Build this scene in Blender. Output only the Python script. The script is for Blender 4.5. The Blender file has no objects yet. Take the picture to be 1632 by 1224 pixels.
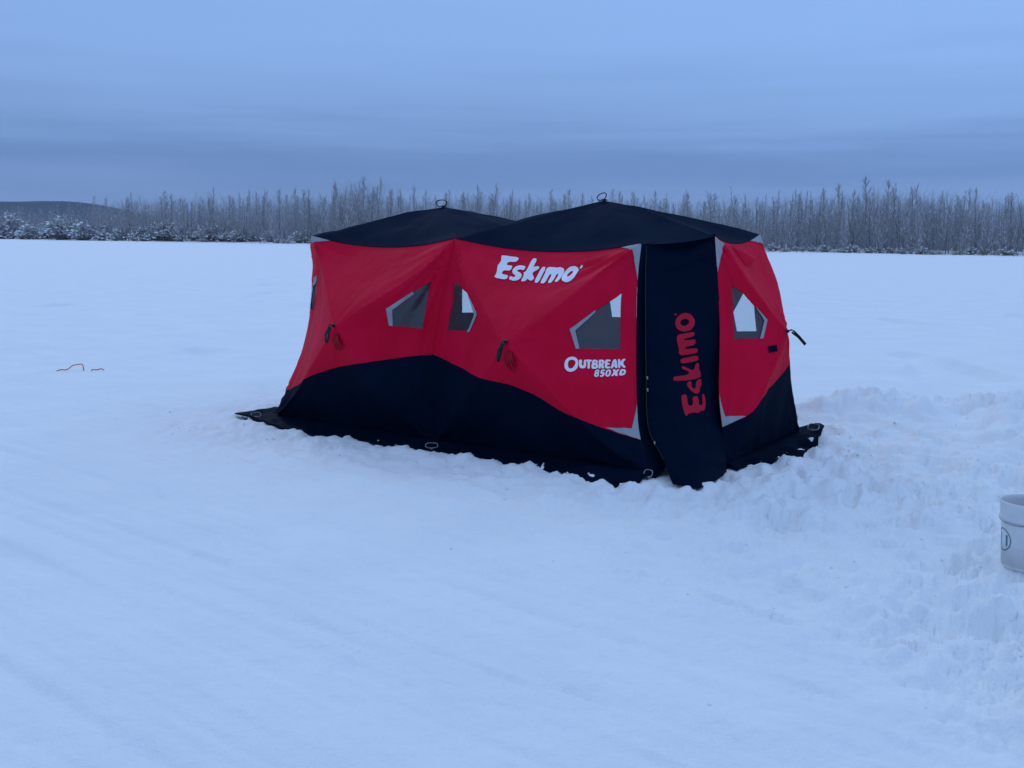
import bpy, bmesh, math, random
import numpy as np
from mathutils import Vector, Matrix
from mathutils.geometry import delaunay_2d_cdt

scene = bpy.context.scene
COL = scene.collection
# ------------------------------------------------------------------ camera
cam_d = bpy.data.cameras.new('camera'); cam = bpy.data.objects.new('camera', cam_d); COL.objects.link(cam)
cam_d.sensor_width = 36; cam_d.lens = 39.37; cam_d.clip_start = .05; cam_d.clip_end = 20000
cam.location = (0, 0, 1.6)
cam.matrix_world = Matrix.Translation((0, 0, 1.6)) @ Matrix.Rotation(math.radians(90 - 7.505), 4, 'X') @ Matrix.Rotation(math.radians(.599), 4, 'Z')
scene.camera = cam
# ------------------------------------------------------------------ sky
world = bpy.data.worlds.new('World'); scene.world = world; world.use_nodes = True
nt = world.node_tree; nt.nodes.clear()
N = nt.nodes.new; LK = nt.links.new
def math_node(t, op, a, b=None, clamp=False):
    m = t.nodes.new('ShaderNodeMath'); m.operation = op; m.use_clamp = clamp
    for i, x in enumerate((a, b)):
        if x is None: continue
        if isinstance(x, (int, float)): m.inputs[i].default_value = x
        else: t.links.new(x, m.inputs[i])
    return m.outputs[0]
tc = N('ShaderNodeTexCoord'); sep = N('ShaderNodeSeparateXYZ'); LK(tc.outputs['Generated'], sep.inputs[0])
mp = N('ShaderNodeMapping'); mp.inputs['Scale'].default_value = (1.6, 1.6, 26); LK(tc.outputs['Generated'], mp.inputs[0])
cn = N('ShaderNodeTexNoise'); cn.inputs['Scale'].default_value = 1.3; cn.inputs['Detail'].default_value = 5; cn.inputs['Roughness'].default_value = .55; LK(mp.outputs[0], cn.inputs['Vector'])
mp2 = N('ShaderNodeMapping'); mp2.inputs['Scale'].default_value = (2.2, 2.2, 6); LK(tc.outputs['Generated'], mp2.inputs[0])
cn2 = N('ShaderNodeTexNoise'); cn2.inputs['Scale'].default_value = 1.1; cn2.inputs['Detail'].default_value = 4; LK(mp2.outputs[0], cn2.inputs['Vector'])
# height above the horizon, pushed about by the cloud layers
e1 = math_node(nt, 'MULTIPLY', math_node(nt, 'SUBTRACT', cn.outputs['Fac'], .5), .095)
zz = math_node(nt, 'ADD', sep.outputs['Z'], e1)
ramp = N('ShaderNodeValToRGB'); LK(zz, ramp.inputs[0])
cr = ramp.color_ramp; cr.interpolation = 'EASE'
SKY = [(0.0, (.225, .370, .690)), (.030, (.190, .322, .630)), (.062, (.150, .272, .565)), (.105, (.222, .388, .740)), (.17, (.262, .450, .850)), (.30, (.295, .485, .885)), (.6, (.35, .54, .91)), (1.0, (.41, .60, .95))]
while len(cr.elements) < len(SKY): cr.elements.new(.5)
for el, (p_, c_) in zip(cr.elements, SKY): el.position = p_; el.color = (*c_, 1)
sh0 = math_node(nt, 'ADD', .96, math_node(nt, 'MULTIPLY', sep.outputs['X'], .13))
sh = math_node(nt, 'ADD', math_node(nt, 'SUBTRACT', sh0, .03), math_node(nt, 'MULTIPLY', cn2.outputs['Fac'], .14))
mul = N('ShaderNodeVectorMath'); mul.operation = 'SCALE'; LK(ramp.outputs[0], mul.inputs[0]); LK(sh, mul.inputs['Scale'])
sky = N('ShaderNodeTexSky'); sky.sky_type = 'NISHITA'; sky.sun_disc = False; sky.sun_elevation = math.radians(36); sky.sun_rotation = math.radians(-14)
b1 = N('ShaderNodeBackground'); b1.inputs[1].default_value = 1.0; LK(mul.outputs[0], b1.inputs[0])
b2 = N('ShaderNodeBackground'); b2.inputs[1].default_value = .0004; LK(sky.outputs[0], b2.inputs[0])
ad = N('ShaderNodeAddShader'); LK(b1.outputs[0], ad.inputs[0]); LK(b2.outputs[0], ad.inputs[1])
wo = N('ShaderNodeOutputWorld'); LK(ad.outputs[0], wo.inputs[0])
# weak veiled sun ahead of the camera, a little to the left
sun_d = bpy.data.lights.new('sun', 'SUN'); sun_d.energy = .50; sun_d.angle = math.radians(30); sun_d.color = (.80, .90, 1.0)
sun = bpy.data.objects.new('sun', sun_d); COL.objects.link(sun)
sun.rotation_euler = (math.radians(-58), 0, math.radians(20)); sun.location = (0, 0, 30)
vs = scene.view_settings; vs.view_transform = 'Standard'; vs.look = 'None'; vs.exposure = 0; vs.gamma = 1; vs.use_curve_mapping = False
scene.render.engine = 'CYCLES'
scene.cycles.transparent_max_bounces = 24

# ------------------------------------------------------------------ helpers
def tag(o, label=None, cat=None, group=None, kind=None):
    if label: o['label'] = label
    if cat: o['category'] = cat
    if group: o['group'] = group
    if kind: o['kind'] = kind
    return o
def mesh_of(name, V, F, mats=(), smooth=True, mi=None):
    me = bpy.data.meshes.new(name); me.from_pydata([tuple(v) for v in V], [], [tuple(f) for f in F])
    for m in mats: me.materials.append(m)
    if smooth: me.polygons.foreach_set('use_smooth', [True] * len(me.polygons))
    if mi is not None: me.polygons.foreach_set('material_index', mi)
    me.update(); return me
def link(name, me, parent=None):
    o = bpy.data.objects.new(name, me); COL.objects.link(o)
    if parent: o.parent = parent
    return o
def empty(name, loc, rz=0):
    o = bpy.data.objects.new(name, None); COL.objects.link(o); o.location = loc; o.rotation_euler = (0, 0, rz); o.empty_display_size = .2
    return o
class MB:
    def __init__(s): s.V = []; s.F = []
    def tube(s, pts, rad, n=6, cap=True, closed=False):
        pts = [Vector(p) for p in pts]; m = len(pts); b = len(s.V)
        if not hasattr(rad, '__len__'): rad = [rad] * m
        prev = None
        for i, p in enumerate(pts):
            if closed: t = pts[(i + 1) % m] - pts[i - 1]
            else: t = pts[min(i + 1, m - 1)] - pts[max(i - 1, 0)]
            t.normalize()
            if prev is None:
                a = t.orthogonal().normalized()
            else:
                a = (prev - t * prev.dot(t)); a = a.normalized() if a.length > 1e-6 else t.orthogonal().normalized()
            prev = a; c = t.cross(a)
            for k in range(n):
                th = 2 * math.pi * k / n
                s.V.append(p + (a * math.cos(th) + c * math.sin(th)) * rad[i])
        rng = m if closed else m - 1
        for i in range(rng):
            j = (i + 1) % m
            for k in range(n):
                l = (k + 1) % n
                s.F.append((b + i * n + k, b + i * n + l, b + j * n + l, b + j * n + k))
        if cap and not closed:
            s.F.append(tuple(b + k for k in range(n))[::-1]); s.F.append(tuple(b + (m - 1) * n + k for k in range(n)))
        return s
    def ribbon(s, pts, wid, width, thick):
        """flat webbing: pts along, wid = vectors across"""
        b = len(s.V); pts = [Vector(p) for p in pts]; m = len(pts)
        for i, p in enumerate(pts):
            t = (pts[min(i + 1, m - 1)] - pts[max(i - 1, 0)]).normalized()
            w = Vector(wid).normalized(); w = (w - t * w.dot(t)).normalized(); nn = t.cross(w)
            for su, sv in ((-1, -1), (1, -1), (1, 1), (-1, 1)): s.V.append(p + w * su * width / 2 + nn * sv * thick / 2)
        for i in range(m - 1):
            for k in range(4):
                l = (k + 1) % 4; s.F.append((b + i * 4 + k, b + i * 4 + l, b + i * 4 + 4 + l, b + i * 4 + 4 + k))
        s.F.append((b + 3, b + 2, b + 1, b)); s.F.append(tuple(b + (m - 1) * 4 + k for k in range(4)))
        return s
    def mesh(s, name, mats, smooth=True): return mesh_of(name, s.V, s.F, mats, smooth)

def hash2(ix, iy, seed):
    h = (ix.astype(np.int64) * 374761393 + iy.astype(np.int64) * 668265263 + seed * 1442695041) & 0xffffffff
    h = ((h ^ (h >> 13)) * 1274126177) & 0xffffffff
    h = (h ^ (h >> 16)) & 0xffffffff
    return h.astype(np.float64) / 4294967295.0
def vnoise(x, y, seed=0):
    x = np.asarray(x, float); y = np.asarray(y, float)
    ix = np.floor(x); iy = np.floor(y); fx = x - ix; fy = y - iy
    fx = fx * fx * fx * (fx * (fx * 6 - 15) + 10); fy = fy * fy * fy * (fy * (fy * 6 - 15) + 10)
    a = hash2(ix, iy, seed); b = hash2(ix + 1, iy, seed); c = hash2(ix, iy + 1, seed); d = hash2(ix + 1, iy + 1, seed)
    return (a * (1 - fx) + b * fx) * (1 - fy) + (c * (1 - fx) + d * fx) * fy - .5
def fbm(x, y, seed=0, oct=4, gain=.5):
    s = 0; a = 1.; f = 1.
    for k in range(oct):
        cx, sx = math.cos(.6 * k), math.sin(.6 * k)
        s = s + a * vnoise((x * cx - y * sx) * f + k * 7.3, (x * sx + y * cx) * f - k * 3.1, seed + k); a *= gain; f *= 2.03
    return s
def sstep(a, b, x):
    t = np.clip((np.asarray(x, float) - a) / (b - a), 0, 1); return t * t * (3 - 2 * t)

# ------------------------------------------------------------------ materials
def new_mat(name):
    m = bpy.data.materials.new(name); m.use_nodes = True
    return m, m.node_tree, m.node_tree.nodes['Principled BSDF']
def noise_col(t, c1, c2, scale, detail=4, coord='Object', lo=.35, hi=.65, vec=None, stretch=None):
    tcn = t.nodes.new('ShaderNodeTexCoord'); n = t.nodes.new('ShaderNodeTexNoise'); n.inputs['Scale'].default_value = scale; n.inputs['Detail'].default_value = detail
    src = tcn.outputs[coord]
    if stretch:
        mpn = t.nodes.new('ShaderNodeMapping'); mpn.inputs['Scale'].default_value = stretch; t.links.new(src, mpn.inputs[0]); src = mpn.outputs[0]
    t.links.new(src, n.inputs['Vector'])
    r = t.nodes.new('ShaderNodeValToRGB'); r.color_ramp.elements[0].position = lo; r.color_ramp.elements[1].position = hi
    r.color_ramp.elements[0].color = (*c1, 1); r.color_ramp.elements[1].color = (*c2, 1); t.links.new(n.outputs['Fac'], r.inputs[0])
    return r.outputs[0], n.outputs['Fac'], src
def bump(t, bs, height, dist, strength=1.0, prev=None):
    b = t.nodes.new('ShaderNodeBump'); b.inputs['Distance'].default_value = dist; b.inputs['Strength'].default_value = strength
    t.links.new(height, b.inputs['Height'])
    if prev: t.links.new(prev, b.inputs['Normal'])
    if bs: t.links.new(b.outputs[0], bs.inputs['Normal'])
    return b.outputs[0]
def simple(name, c1, c2, scale=6, rough=.6, spec=.3, bscale=None, bdist=.002, metal=0, coat=0):
    m, t, b = new_mat(name)
    c, f, src = noise_col(t, c1, c2, scale); t.links.new(c, b.inputs['Base Color'])
    b.inputs['Roughness'].default_value = rough; b.inputs['Specular IOR Level'].default_value = spec; b.inputs['Metallic'].default_value = metal
    if bscale:
        n = t.nodes.new('ShaderNodeTexNoise'); n.inputs['Scale'].default_value = bscale; n.inputs['Detail'].default_value = 3; t.links.new(src, n.inputs['Vector'])
        bump(t, b, n.outputs['Fac'], bdist)
    return m
def fabric(name, c1, c2, rough, spec, trans=0.0):
    m, t, b = new_mat(name)
    c, f, src = noise_col(t, c1, c2, 2.6, 5); t.links.new(c, b.inputs['Base Color'])
    b.inputs['Roughness'].default_value = rough; b.inputs['Specular IOR Level'].default_value = spec
    n1 = t.nodes.new('ShaderNodeTexNoise'); n1.inputs['Scale'].default_value = 9; n1.inputs['Detail'].default_value = 4; n1.inputs['Roughness'].default_value = .6
    mpn = t.nodes.new('ShaderNodeMapping'); mpn.inputs['Scale'].default_value = (1, 1, .45); t.links.new(src, mpn.inputs[0]); t.links.new(mpn.outputs[0], n1.inputs['Vector'])
    n2 = t.nodes.new('ShaderNodeTexNoise'); n2.inputs['Scale'].default_value = 420; n2.inputs['Detail'].default_value = 1; t.links.new(src, n2.inputs['Vector'])
    q = bump(t, None, n1.outputs['Fac'], .010, .8); bump(t, b, n2.outputs['Fac'], .0004, .5, q)
    if trans: b.inputs['Sheen Weight'].default_value = trans; b.inputs['Sheen Roughness'].default_value = .5
    return m
M = {}
M['red'] = fabric('red_fabric', (.62, .0032, .030), (.69, .0045, .040), .66, .06)
M['black'] = fabric('black_fabric', (.0006, .0056, .017), (.0012, .0078, .022), .74, .025)
M['roof'] = fabric('roof_fabric', (.0036, .0115, .0270), (.0056, .0150, .0330), .78, .02)
M['grey'] = fabric('grey_patch', (.30, .31, .33), (.35, .36, .38), .6, .15)
M['white_print'] = fabric('white_print', (.80, .78, .82), (.86, .84, .88), .5, .3)
M['red_print'] = fabric('red_print', (.46, .008, .030), (.52, .012, .038), .6, .1)
M['strap'] = simple('black_webbing', (.008, .008, .009), (.02, .02, .022), 30, .7, .3, 300, .0008)
M['cordred'] = simple('red_cord', (.34, .004, .018), (.44, .006, .024), 30, .7, .2)
M['steel'] = simple('anchor_steel', (.26, .26, .27), (.40, .40, .42), 40, .35, .5, metal=1)
M['orange'] = simple('orange_cord', (.60, .10, .02), (.75, .16, .04), 40, .6, .3)
M['pail'] = simple('white_plastic', (.64, .65, .66), (.71, .71, .72), 8, .38, .45, 30, .0006)
M['print_teal'] = simple('teal_print', (.05, .16, .17), (.08, .21, .22), 30, .5, .3)
M['maroon'] = simple('maroon_grip', (.10, .012, .02), (.15, .02, .03), 20, .5, .3)
M['bark'] = simple('bark', (.17, .16, .16), (.28, .265, .26), 3, .85, .2)
M['twig'] = simple('twig', (.31, .30, .32), (.41, .40, .42), 2, .85, .2)
M['brush'] = simple('brush_twig', (.12, .108, .108), (.20, .185, .185), 2, .85, .2)
M['grass'] = simple('dry_grass', (.16, .12, .08), (.26, .21, .14), 2, .85, .2)
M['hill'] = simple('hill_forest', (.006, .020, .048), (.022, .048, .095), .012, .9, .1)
def snow_mat(name, near=True):
    m, t, b = new_mat(name)
    c, f, src = noise_col(t, (.845, .855, .87), (.885, .89, .895), 1.4, 5); t.links.new(c, b.inputs['Base Color'])
    b.inputs['Roughness'].default_value = .8; b.inputs['Specular IOR Level'].default_value = .08
    if near:
        n1 = t.nodes.new('ShaderNodeTexNoise'); n1.inputs['Scale'].default_value = 14; n1.inputs['Detail'].default_value = 6; n1.inputs['Roughness'].default_value = .62; t.links.new(src, n1.inputs['Vector'])
        n2 = t.nodes.new('ShaderNodeTexNoise'); n2.inputs['Scale'].default_value = 160; n2.inputs['Detail'].default_value = 3; t.links.new(src, n2.inputs['Vector'])
        q = bump(t, None, n1.outputs['Fac'], .020, .75); bump(t, b, n2.outputs['Fac'], .004, .6, q)
    return m
M['snow'] = snow_mat('snow')
M['tree_snow'] = snow_mat('tree_snow', False)
m, t, b = new_mat('vinyl_window')                       # clear vinyl, a little milky
for n in list(t.nodes):
    if n.type != 'OUTPUT_MATERIAL': t.nodes.remove(n)
out = [n for n in t.nodes if n.type == 'OUTPUT_MATERIAL'][0]
tr = t.nodes.new('ShaderNodeBsdfTransparent'); tr.inputs[0].default_value = (.90, .92, .93, 1)
df = t.nodes.new('ShaderNodeBsdfDiffuse'); df.inputs[0].default_value = (.42, .50, .56, 1)
gl = t.nodes.new('ShaderNodeBsdfGlossy'); gl.inputs[0].default_value = (.9, .9, .9, 1); gl.inputs['Roughness'].default_value = .12
nz = t.nodes.new('ShaderNodeTexNoise'); nz.inputs['Scale'].default_value = 9; nz.inputs['Detail'].default_value = 3
tcw = t.nodes.new('ShaderNodeTexCoord'); t.links.new(tcw.outputs['Object'], nz.inputs['Vector'])
bpn = t.nodes.new('ShaderNodeBump'); bpn.inputs['Distance'].default_value = .01; t.links.new(nz.outputs['Fac'], bpn.inputs['Height']); t.links.new(bpn.outputs[0], gl.inputs['Normal'])
mx1 = t.nodes.new('ShaderNodeMixShader'); mx1.inputs[0].default_value = .085; t.links.new(tr.outputs[0], mx1.inputs[1]); t.links.new(df.outputs[0], mx1.inputs[2])
mx2 = t.nodes.new('ShaderNodeMixShader'); mx2.inputs[0].default_value = .045; t.links.new(mx1.outputs[0], mx2.inputs[1]); t.links.new(gl.outputs[0], mx2.inputs[2])
t.links.new(mx2.outputs[0], out.inputs[0]); M['vinyl'] = m

# ------------------------------------------------------------------ tent surfaces (metres; panel coordinates u along, v up)
K_ = {'BLf': [-2.086,9.633,0.0],'BM': [-0.607,8.528,0.0],'DL': [0.959,7.379,0.0],'DR': [1.508,7.693,0.0],'BR': [2.353,9.06,0.0],'BLb': [-1.037,11.232,0.0],'BMb': [0.432,10.324,0.0],'TLf': [-1.727,9.638,1.587],'TM': [-0.46,8.865,1.58],'CL': [0.909,8.027,1.556],'CR': [1.452,8.159,1.615],'TR': [1.973,9.056,1.635],'TLb': [-0.954,10.88,1.603],'TMb': [0.297,10.106,1.683],'AF': [0.715,8.985,1.888],'AR': [-0.608,9.811,1.846],'HF': [-0.047,7.741,0.874],'HR': [-1.375,8.567,0.908],'HE': [2.016,8.179,0.933],'HL': [-1.896,10.604,0.907],'HFb': [1.462,10.181,0.907],'HRb': [0.126,11.007,0.907]}
E_ = {'eL': [[-2.086,9.633,0.0],[-1.941,9.698,0.313],[-1.766,9.735,0.751],[-1.697,9.716,1.162],[-1.727,9.638,1.587]],'eM': [[-0.607,8.528,0.0],[-0.611,8.578,0.326],[-0.616,8.644,0.681],[-0.554,8.737,1.094],[-0.46,8.865,1.58]],'eDL': [[0.959,7.379,0.0],[0.88,7.513,0.236],[0.861,7.627,0.465],[0.866,7.813,0.899],[0.88,7.953,1.301],[0.909,8.027,1.556]],'eDR': [[1.508,7.693,0.0],[1.488,7.801,0.262],[1.473,7.888,0.504],[1.487,8.027,0.976],[1.471,8.108,1.332],[1.452,8.159,1.615]],'eR': [[2.353,9.06,0.0],[2.284,9.059,0.389],[2.193,9.058,0.851],[2.085,9.057,1.255],[1.973,9.056,1.635]],'eLb': [[-1.037,11.232,0.0],[-0.995,11.051,0.401],[-0.967,10.932,0.801],[-0.953,10.875,1.202],[-0.954,10.88,1.603]],'eMb': [[0.432,10.324,0.0],[0.41,10.289,0.421],[0.38,10.241,0.841],[0.343,10.18,1.262],[0.297,10.106,1.683]],'tR': [[-1.727,9.638,1.587],[-1.386,9.445,1.524],[-1.062,9.251,1.502],[-0.753,9.058,1.52],[-0.46,8.865,1.58]],'tF': [[-0.46,8.865,1.58],[-0.097,8.655,1.516],[0.253,8.446,1.49],[0.588,8.236,1.504],[0.909,8.027,1.556]],'tE': [[1.452,8.159,1.615],[1.581,8.383,1.575],[1.711,8.607,1.565],[1.842,8.831,1.585],[1.973,9.056,1.635]],'tD': [[0.909,8.027,1.556],[1.042,8.06,1.557],[1.177,8.093,1.567],[1.314,8.126,1.586],[1.452,8.159,1.615]],'tB': [[1.973,9.056,1.635],[1.554,9.318,1.602],[1.135,9.581,1.599],[0.716,9.844,1.626],[0.297,10.106,1.683]],'tB2': [[0.297,10.106,1.683],[-0.016,10.3,1.618],[-0.329,10.493,1.583],[-0.641,10.687,1.578],[-0.954,10.88,1.603]],'tL': [[-0.954,10.88,1.603],[-1.147,10.57,1.554],[-1.34,10.259,1.535],[-1.534,9.949,1.546],[-1.727,9.638,1.587]],'bR': [[-2.086,9.633,0.0],[-0.607,8.528,0.0]],'bF': [[-0.607,8.528,0.0],[0.959,7.379,0.0]],'bE': [[1.508,7.693,0.0],[2.353,9.06,0.0]],'bD': [[0.959,7.379,0.0],[1.508,7.693,0.0]],'bB': [[2.353,9.06,0.0],[0.432,10.324,0.0]],'bB2': [[0.432,10.324,0.0],[-1.037,11.232,0.0]],'bL': [[-1.037,11.232,0.0],[-2.086,9.633,0.0]],'dL': [[1.068,7.192,0.0],[0.942,7.494,0.223],[0.918,7.523,0.282],[0.924,7.69,0.649],[0.929,7.859,1.072],[0.933,7.968,1.376],[0.944,8.017,1.543]]}
PAN_ = {'rear': ('bR','tR','eL','eM','HR'),'front': ('bF','tF','eM','eDL','HF'),'end': ('bE','tE','eDR','eR','HE'),'back_front': ('bB','tB','eR','eMb','HFb'),'back_rear': ('bB2','tB2','eMb','eLb','HRb'),'left': ('bL','tL','eLb','eL','HL')}
CUT_ = {'rear': [[0.0192,0.2043],[0.1703,0.2504],[0.3058,0.3009],[0.506,0.3577],[0.6554,0.3959],[0.8115,0.4409],[0.9997,0.503]],'front': [[0.0,0.5032],[0.1222,0.4508],[0.2953,0.4007],[0.4654,0.371],[0.582,0.3395],[0.6838,0.2863],[0.78,0.2617],[0.8708,0.2278],[1.0,0.2]],'end': [[0.0015,0.2134],[0.1554,0.2306],[0.2022,0.2461],[0.2486,0.2804],[0.3564,0.3188],[0.4909,0.3471],[0.638,0.3672]]}
WIN_ = {'w1': ('rear',[[0.7289,0.6753],[0.8412,0.7701],[0.9274,0.8285],[0.9298,0.6068],[0.7589,0.5951]]),'w2': ('front',[[0.0637,0.832],[0.1775,0.7841],[0.2809,0.6833],[0.2311,0.603],[0.0624,0.6115]]),'w3': ('front',[[0.9402,0.7611],[0.9387,0.564],[0.7628,0.5539],[0.7371,0.6299],[0.8367,0.705]]),'w4': ('end',[[0.1046,0.7706],[0.1907,0.7419],[0.2717,0.682],[0.3518,0.6199],[0.3116,0.5455],[0.1047,0.5535]]),'w5': ('back_rear',[[0.7903,0.7608],[0.7883,0.5335],[0.6082,0.5303],[0.5705,0.6244],[0.6351,0.774]]),'w6': ('back_front',[[0.7668,0.7225],[0.7584,0.5365],[0.6022,0.5391],[0.5521,0.631],[0.6538,0.7565]]),'w7': ('back_front',[[0.1036,0.5022],[0.0905,0.662],[0.1273,0.7085],[0.1883,0.6018],[0.1926,0.4973]])}
TRIM_ = {'w1': ('rear',[[0.7289,0.6753],[0.8412,0.7701],[0.8524,0.7625],[0.7603,0.6728],[0.7774,0.5961],[0.7589,0.5951]]),'w2': ('front',[[0.1839,0.7785],[0.2809,0.6833],[0.2311,0.603],[0.2129,0.6029],[0.2582,0.6799]]),'w3': ('front',[[0.7371,0.6299],[0.8367,0.705],[0.8322,0.693],[0.7587,0.6251],[0.777,0.5548],[0.7628,0.5539]]),'w4': ('end',[[0.2717,0.682],[0.3518,0.6199],[0.3116,0.5455],[0.2886,0.5458],[0.3276,0.6179]])}
PATCH_ = [('rear',[[0.0,1.0],[0.0046,0.963],[0.1306,0.9968]]),('front',[[0.9006,0.9952],[1.0,1.0],[1.0,0.8],[0.9677,0.9662]]),('front',[[0.8712,0.2343],[0.9729,0.2581],[1.0,0.4],[1.0,0.2]]),('end',[[0.0,1.0],[0.0706,0.9724],[0.0,0.8112]]),('end',[[0.0,0.4],[0.027,0.2689],[0.1559,0.2337],[0.0015,0.2134]]),('end',[[1.0,1.0],[1.0,0.9473],[0.7633,0.9982]])]
ESK_ = [([[0.2927,0.9636],[0.3577,0.962],[0.3728,0.957],[0.3708,0.9439],[0.3612,0.9394],[0.3342,0.9387],[0.3252,0.9353],[0.3248,0.9259],[0.3317,0.9224],[0.3528,0.9212],[0.36,0.916],[0.3604,0.9016],[0.3535,0.8967],[0.3325,0.8965],[0.3251,0.8927],[0.3237,0.8817],[0.3315,0.877],[0.3563,0.8736],[0.3643,0.8683],[0.3635,0.8559],[0.3514,0.8529],[0.3103,0.8564],[0.2989,0.8617],[0.2998,0.8751],[0.2969,0.8871],[0.2873,0.91],[0.2846,0.9189],[0.2862,0.9226],[0.287,0.9273],[0.2877,0.9374],[0.2867,0.9435],[0.2828,0.9516],[0.2806,0.9562],[0.2781,0.9619]],[]),([[0.4297,0.9161],[0.4295,0.9041],[0.4254,0.901],[0.4134,0.9034],[0.4069,0.9036],[0.3992,0.9018],[0.3965,0.9],[0.396,0.8964],[0.4004,0.8936],[0.4142,0.8888],[0.4215,0.8848],[0.4296,0.8775],[0.4323,0.8723],[0.4326,0.864],[0.4305,0.8592],[0.4242,0.8532],[0.4181,0.8504],[0.406,0.8482],[0.3964,0.849],[0.3797,0.8536],[0.374,0.8582],[0.3738,0.8673],[0.3776,0.8691],[0.3891,0.8654],[0.3946,0.865],[0.3994,0.8673],[0.4005,0.8693],[0.3991,0.8729],[0.3952,0.8759],[0.3847,0.8811],[0.3794,0.8849],[0.374,0.8912],[0.3719,0.8961],[0.371,0.9044],[0.3724,0.9095],[0.3772,0.9164],[0.3826,0.92],[0.3941,0.9238],[0.4043,0.9241],[0.4234,0.9211]],[]),([[0.4481,0.9612],[0.4638,0.9605],[0.4692,0.9512],[0.4693,0.9247],[0.472,0.9173],[0.4805,0.9215],[0.4863,0.9228],[0.4952,0.9224],[0.4988,0.9198],[0.5007,0.9126],[0.4964,0.906],[0.4817,0.8935],[0.482,0.8839],[0.4975,0.8677],[0.5,0.8596],[0.4923,0.8516],[0.4856,0.8512],[0.4729,0.8581],[0.4679,0.8591],[0.4657,0.8554],[0.4647,0.8528],[0.4639,0.8487],[0.459,0.8471],[0.4452,0.8463],[0.441,0.8519],[0.4423,0.8695],[0.4409,0.8781],[0.4355,0.8865],[0.4357,0.8903],[0.4417,0.8933],[0.4438,0.9056],[0.4432,0.9495]],[]),([[0.516,0.9219],[0.5301,0.9221],[0.5345,0.9086],[0.5322,0.8544],[0.5268,0.8422],[0.5133,0.8434],[0.5095,0.8562],[0.5112,0.9086]],[]),([[0.5448,0.9196],[0.5535,0.9216],[0.5577,0.9216],[0.5616,0.9196],[0.5668,0.9189],[0.5784,0.9189],[0.5842,0.9183],[0.5899,0.9167],[0.5957,0.9167],[0.6073,0.9185],[0.6156,0.9176],[0.6285,0.9129],[0.6343,0.9086],[0.6388,0.9005],[0.6396,0.8875],[0.6365,0.8522],[0.6313,0.8426],[0.6188,0.8429],[0.6154,0.8513],[0.6175,0.8768],[0.6157,0.8858],[0.6084,0.887],[0.6053,0.8781],[0.6026,0.849],[0.5972,0.8403],[0.5838,0.8405],[0.58,0.849],[0.5814,0.8756],[0.5794,0.8848],[0.5722,0.8859],[0.5691,0.877],[0.5667,0.8479],[0.5609,0.8393],[0.546,0.8397],[0.5418,0.8494],[0.5436,0.8828],[0.5434,0.8947],[0.5414,0.9005],[0.541,0.9057],[0.5417,0.9156]],[]),([[0.7117,0.903],[0.7164,0.8889],[0.7168,0.8798],[0.7133,0.8666],[0.7093,0.8587],[0.7009,0.848],[0.6943,0.843],[0.6831,0.8384],[0.6748,0.8385],[0.6611,0.8432],[0.654,0.8483],[0.6462,0.8588],[0.6427,0.8662],[0.6401,0.8777],[0.6404,0.8858],[0.6439,0.8984],[0.648,0.9058],[0.6569,0.9155],[0.6646,0.9195],[0.6789,0.9219],[0.6867,0.9219],[0.6956,0.9194],[0.7009,0.9164],[0.7078,0.9099]],[[[0.6865,0.8959],[0.6903,0.8859],[0.6906,0.8798],[0.6879,0.8713],[0.6846,0.8673],[0.6776,0.8638],[0.6733,0.865],[0.6671,0.8719],[0.665,0.8771],[0.6647,0.8858],[0.6661,0.891],[0.6706,0.8977],[0.6735,0.9004],[0.6776,0.9018],[0.6803,0.9016],[0.684,0.8999]]]),([[0.7117,0.9178],[0.7173,0.9255],[0.7205,0.9272],[0.7245,0.9245],[0.7245,0.9211],[0.7202,0.9137],[0.717,0.912],[0.7116,0.9144]],[])]
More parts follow.
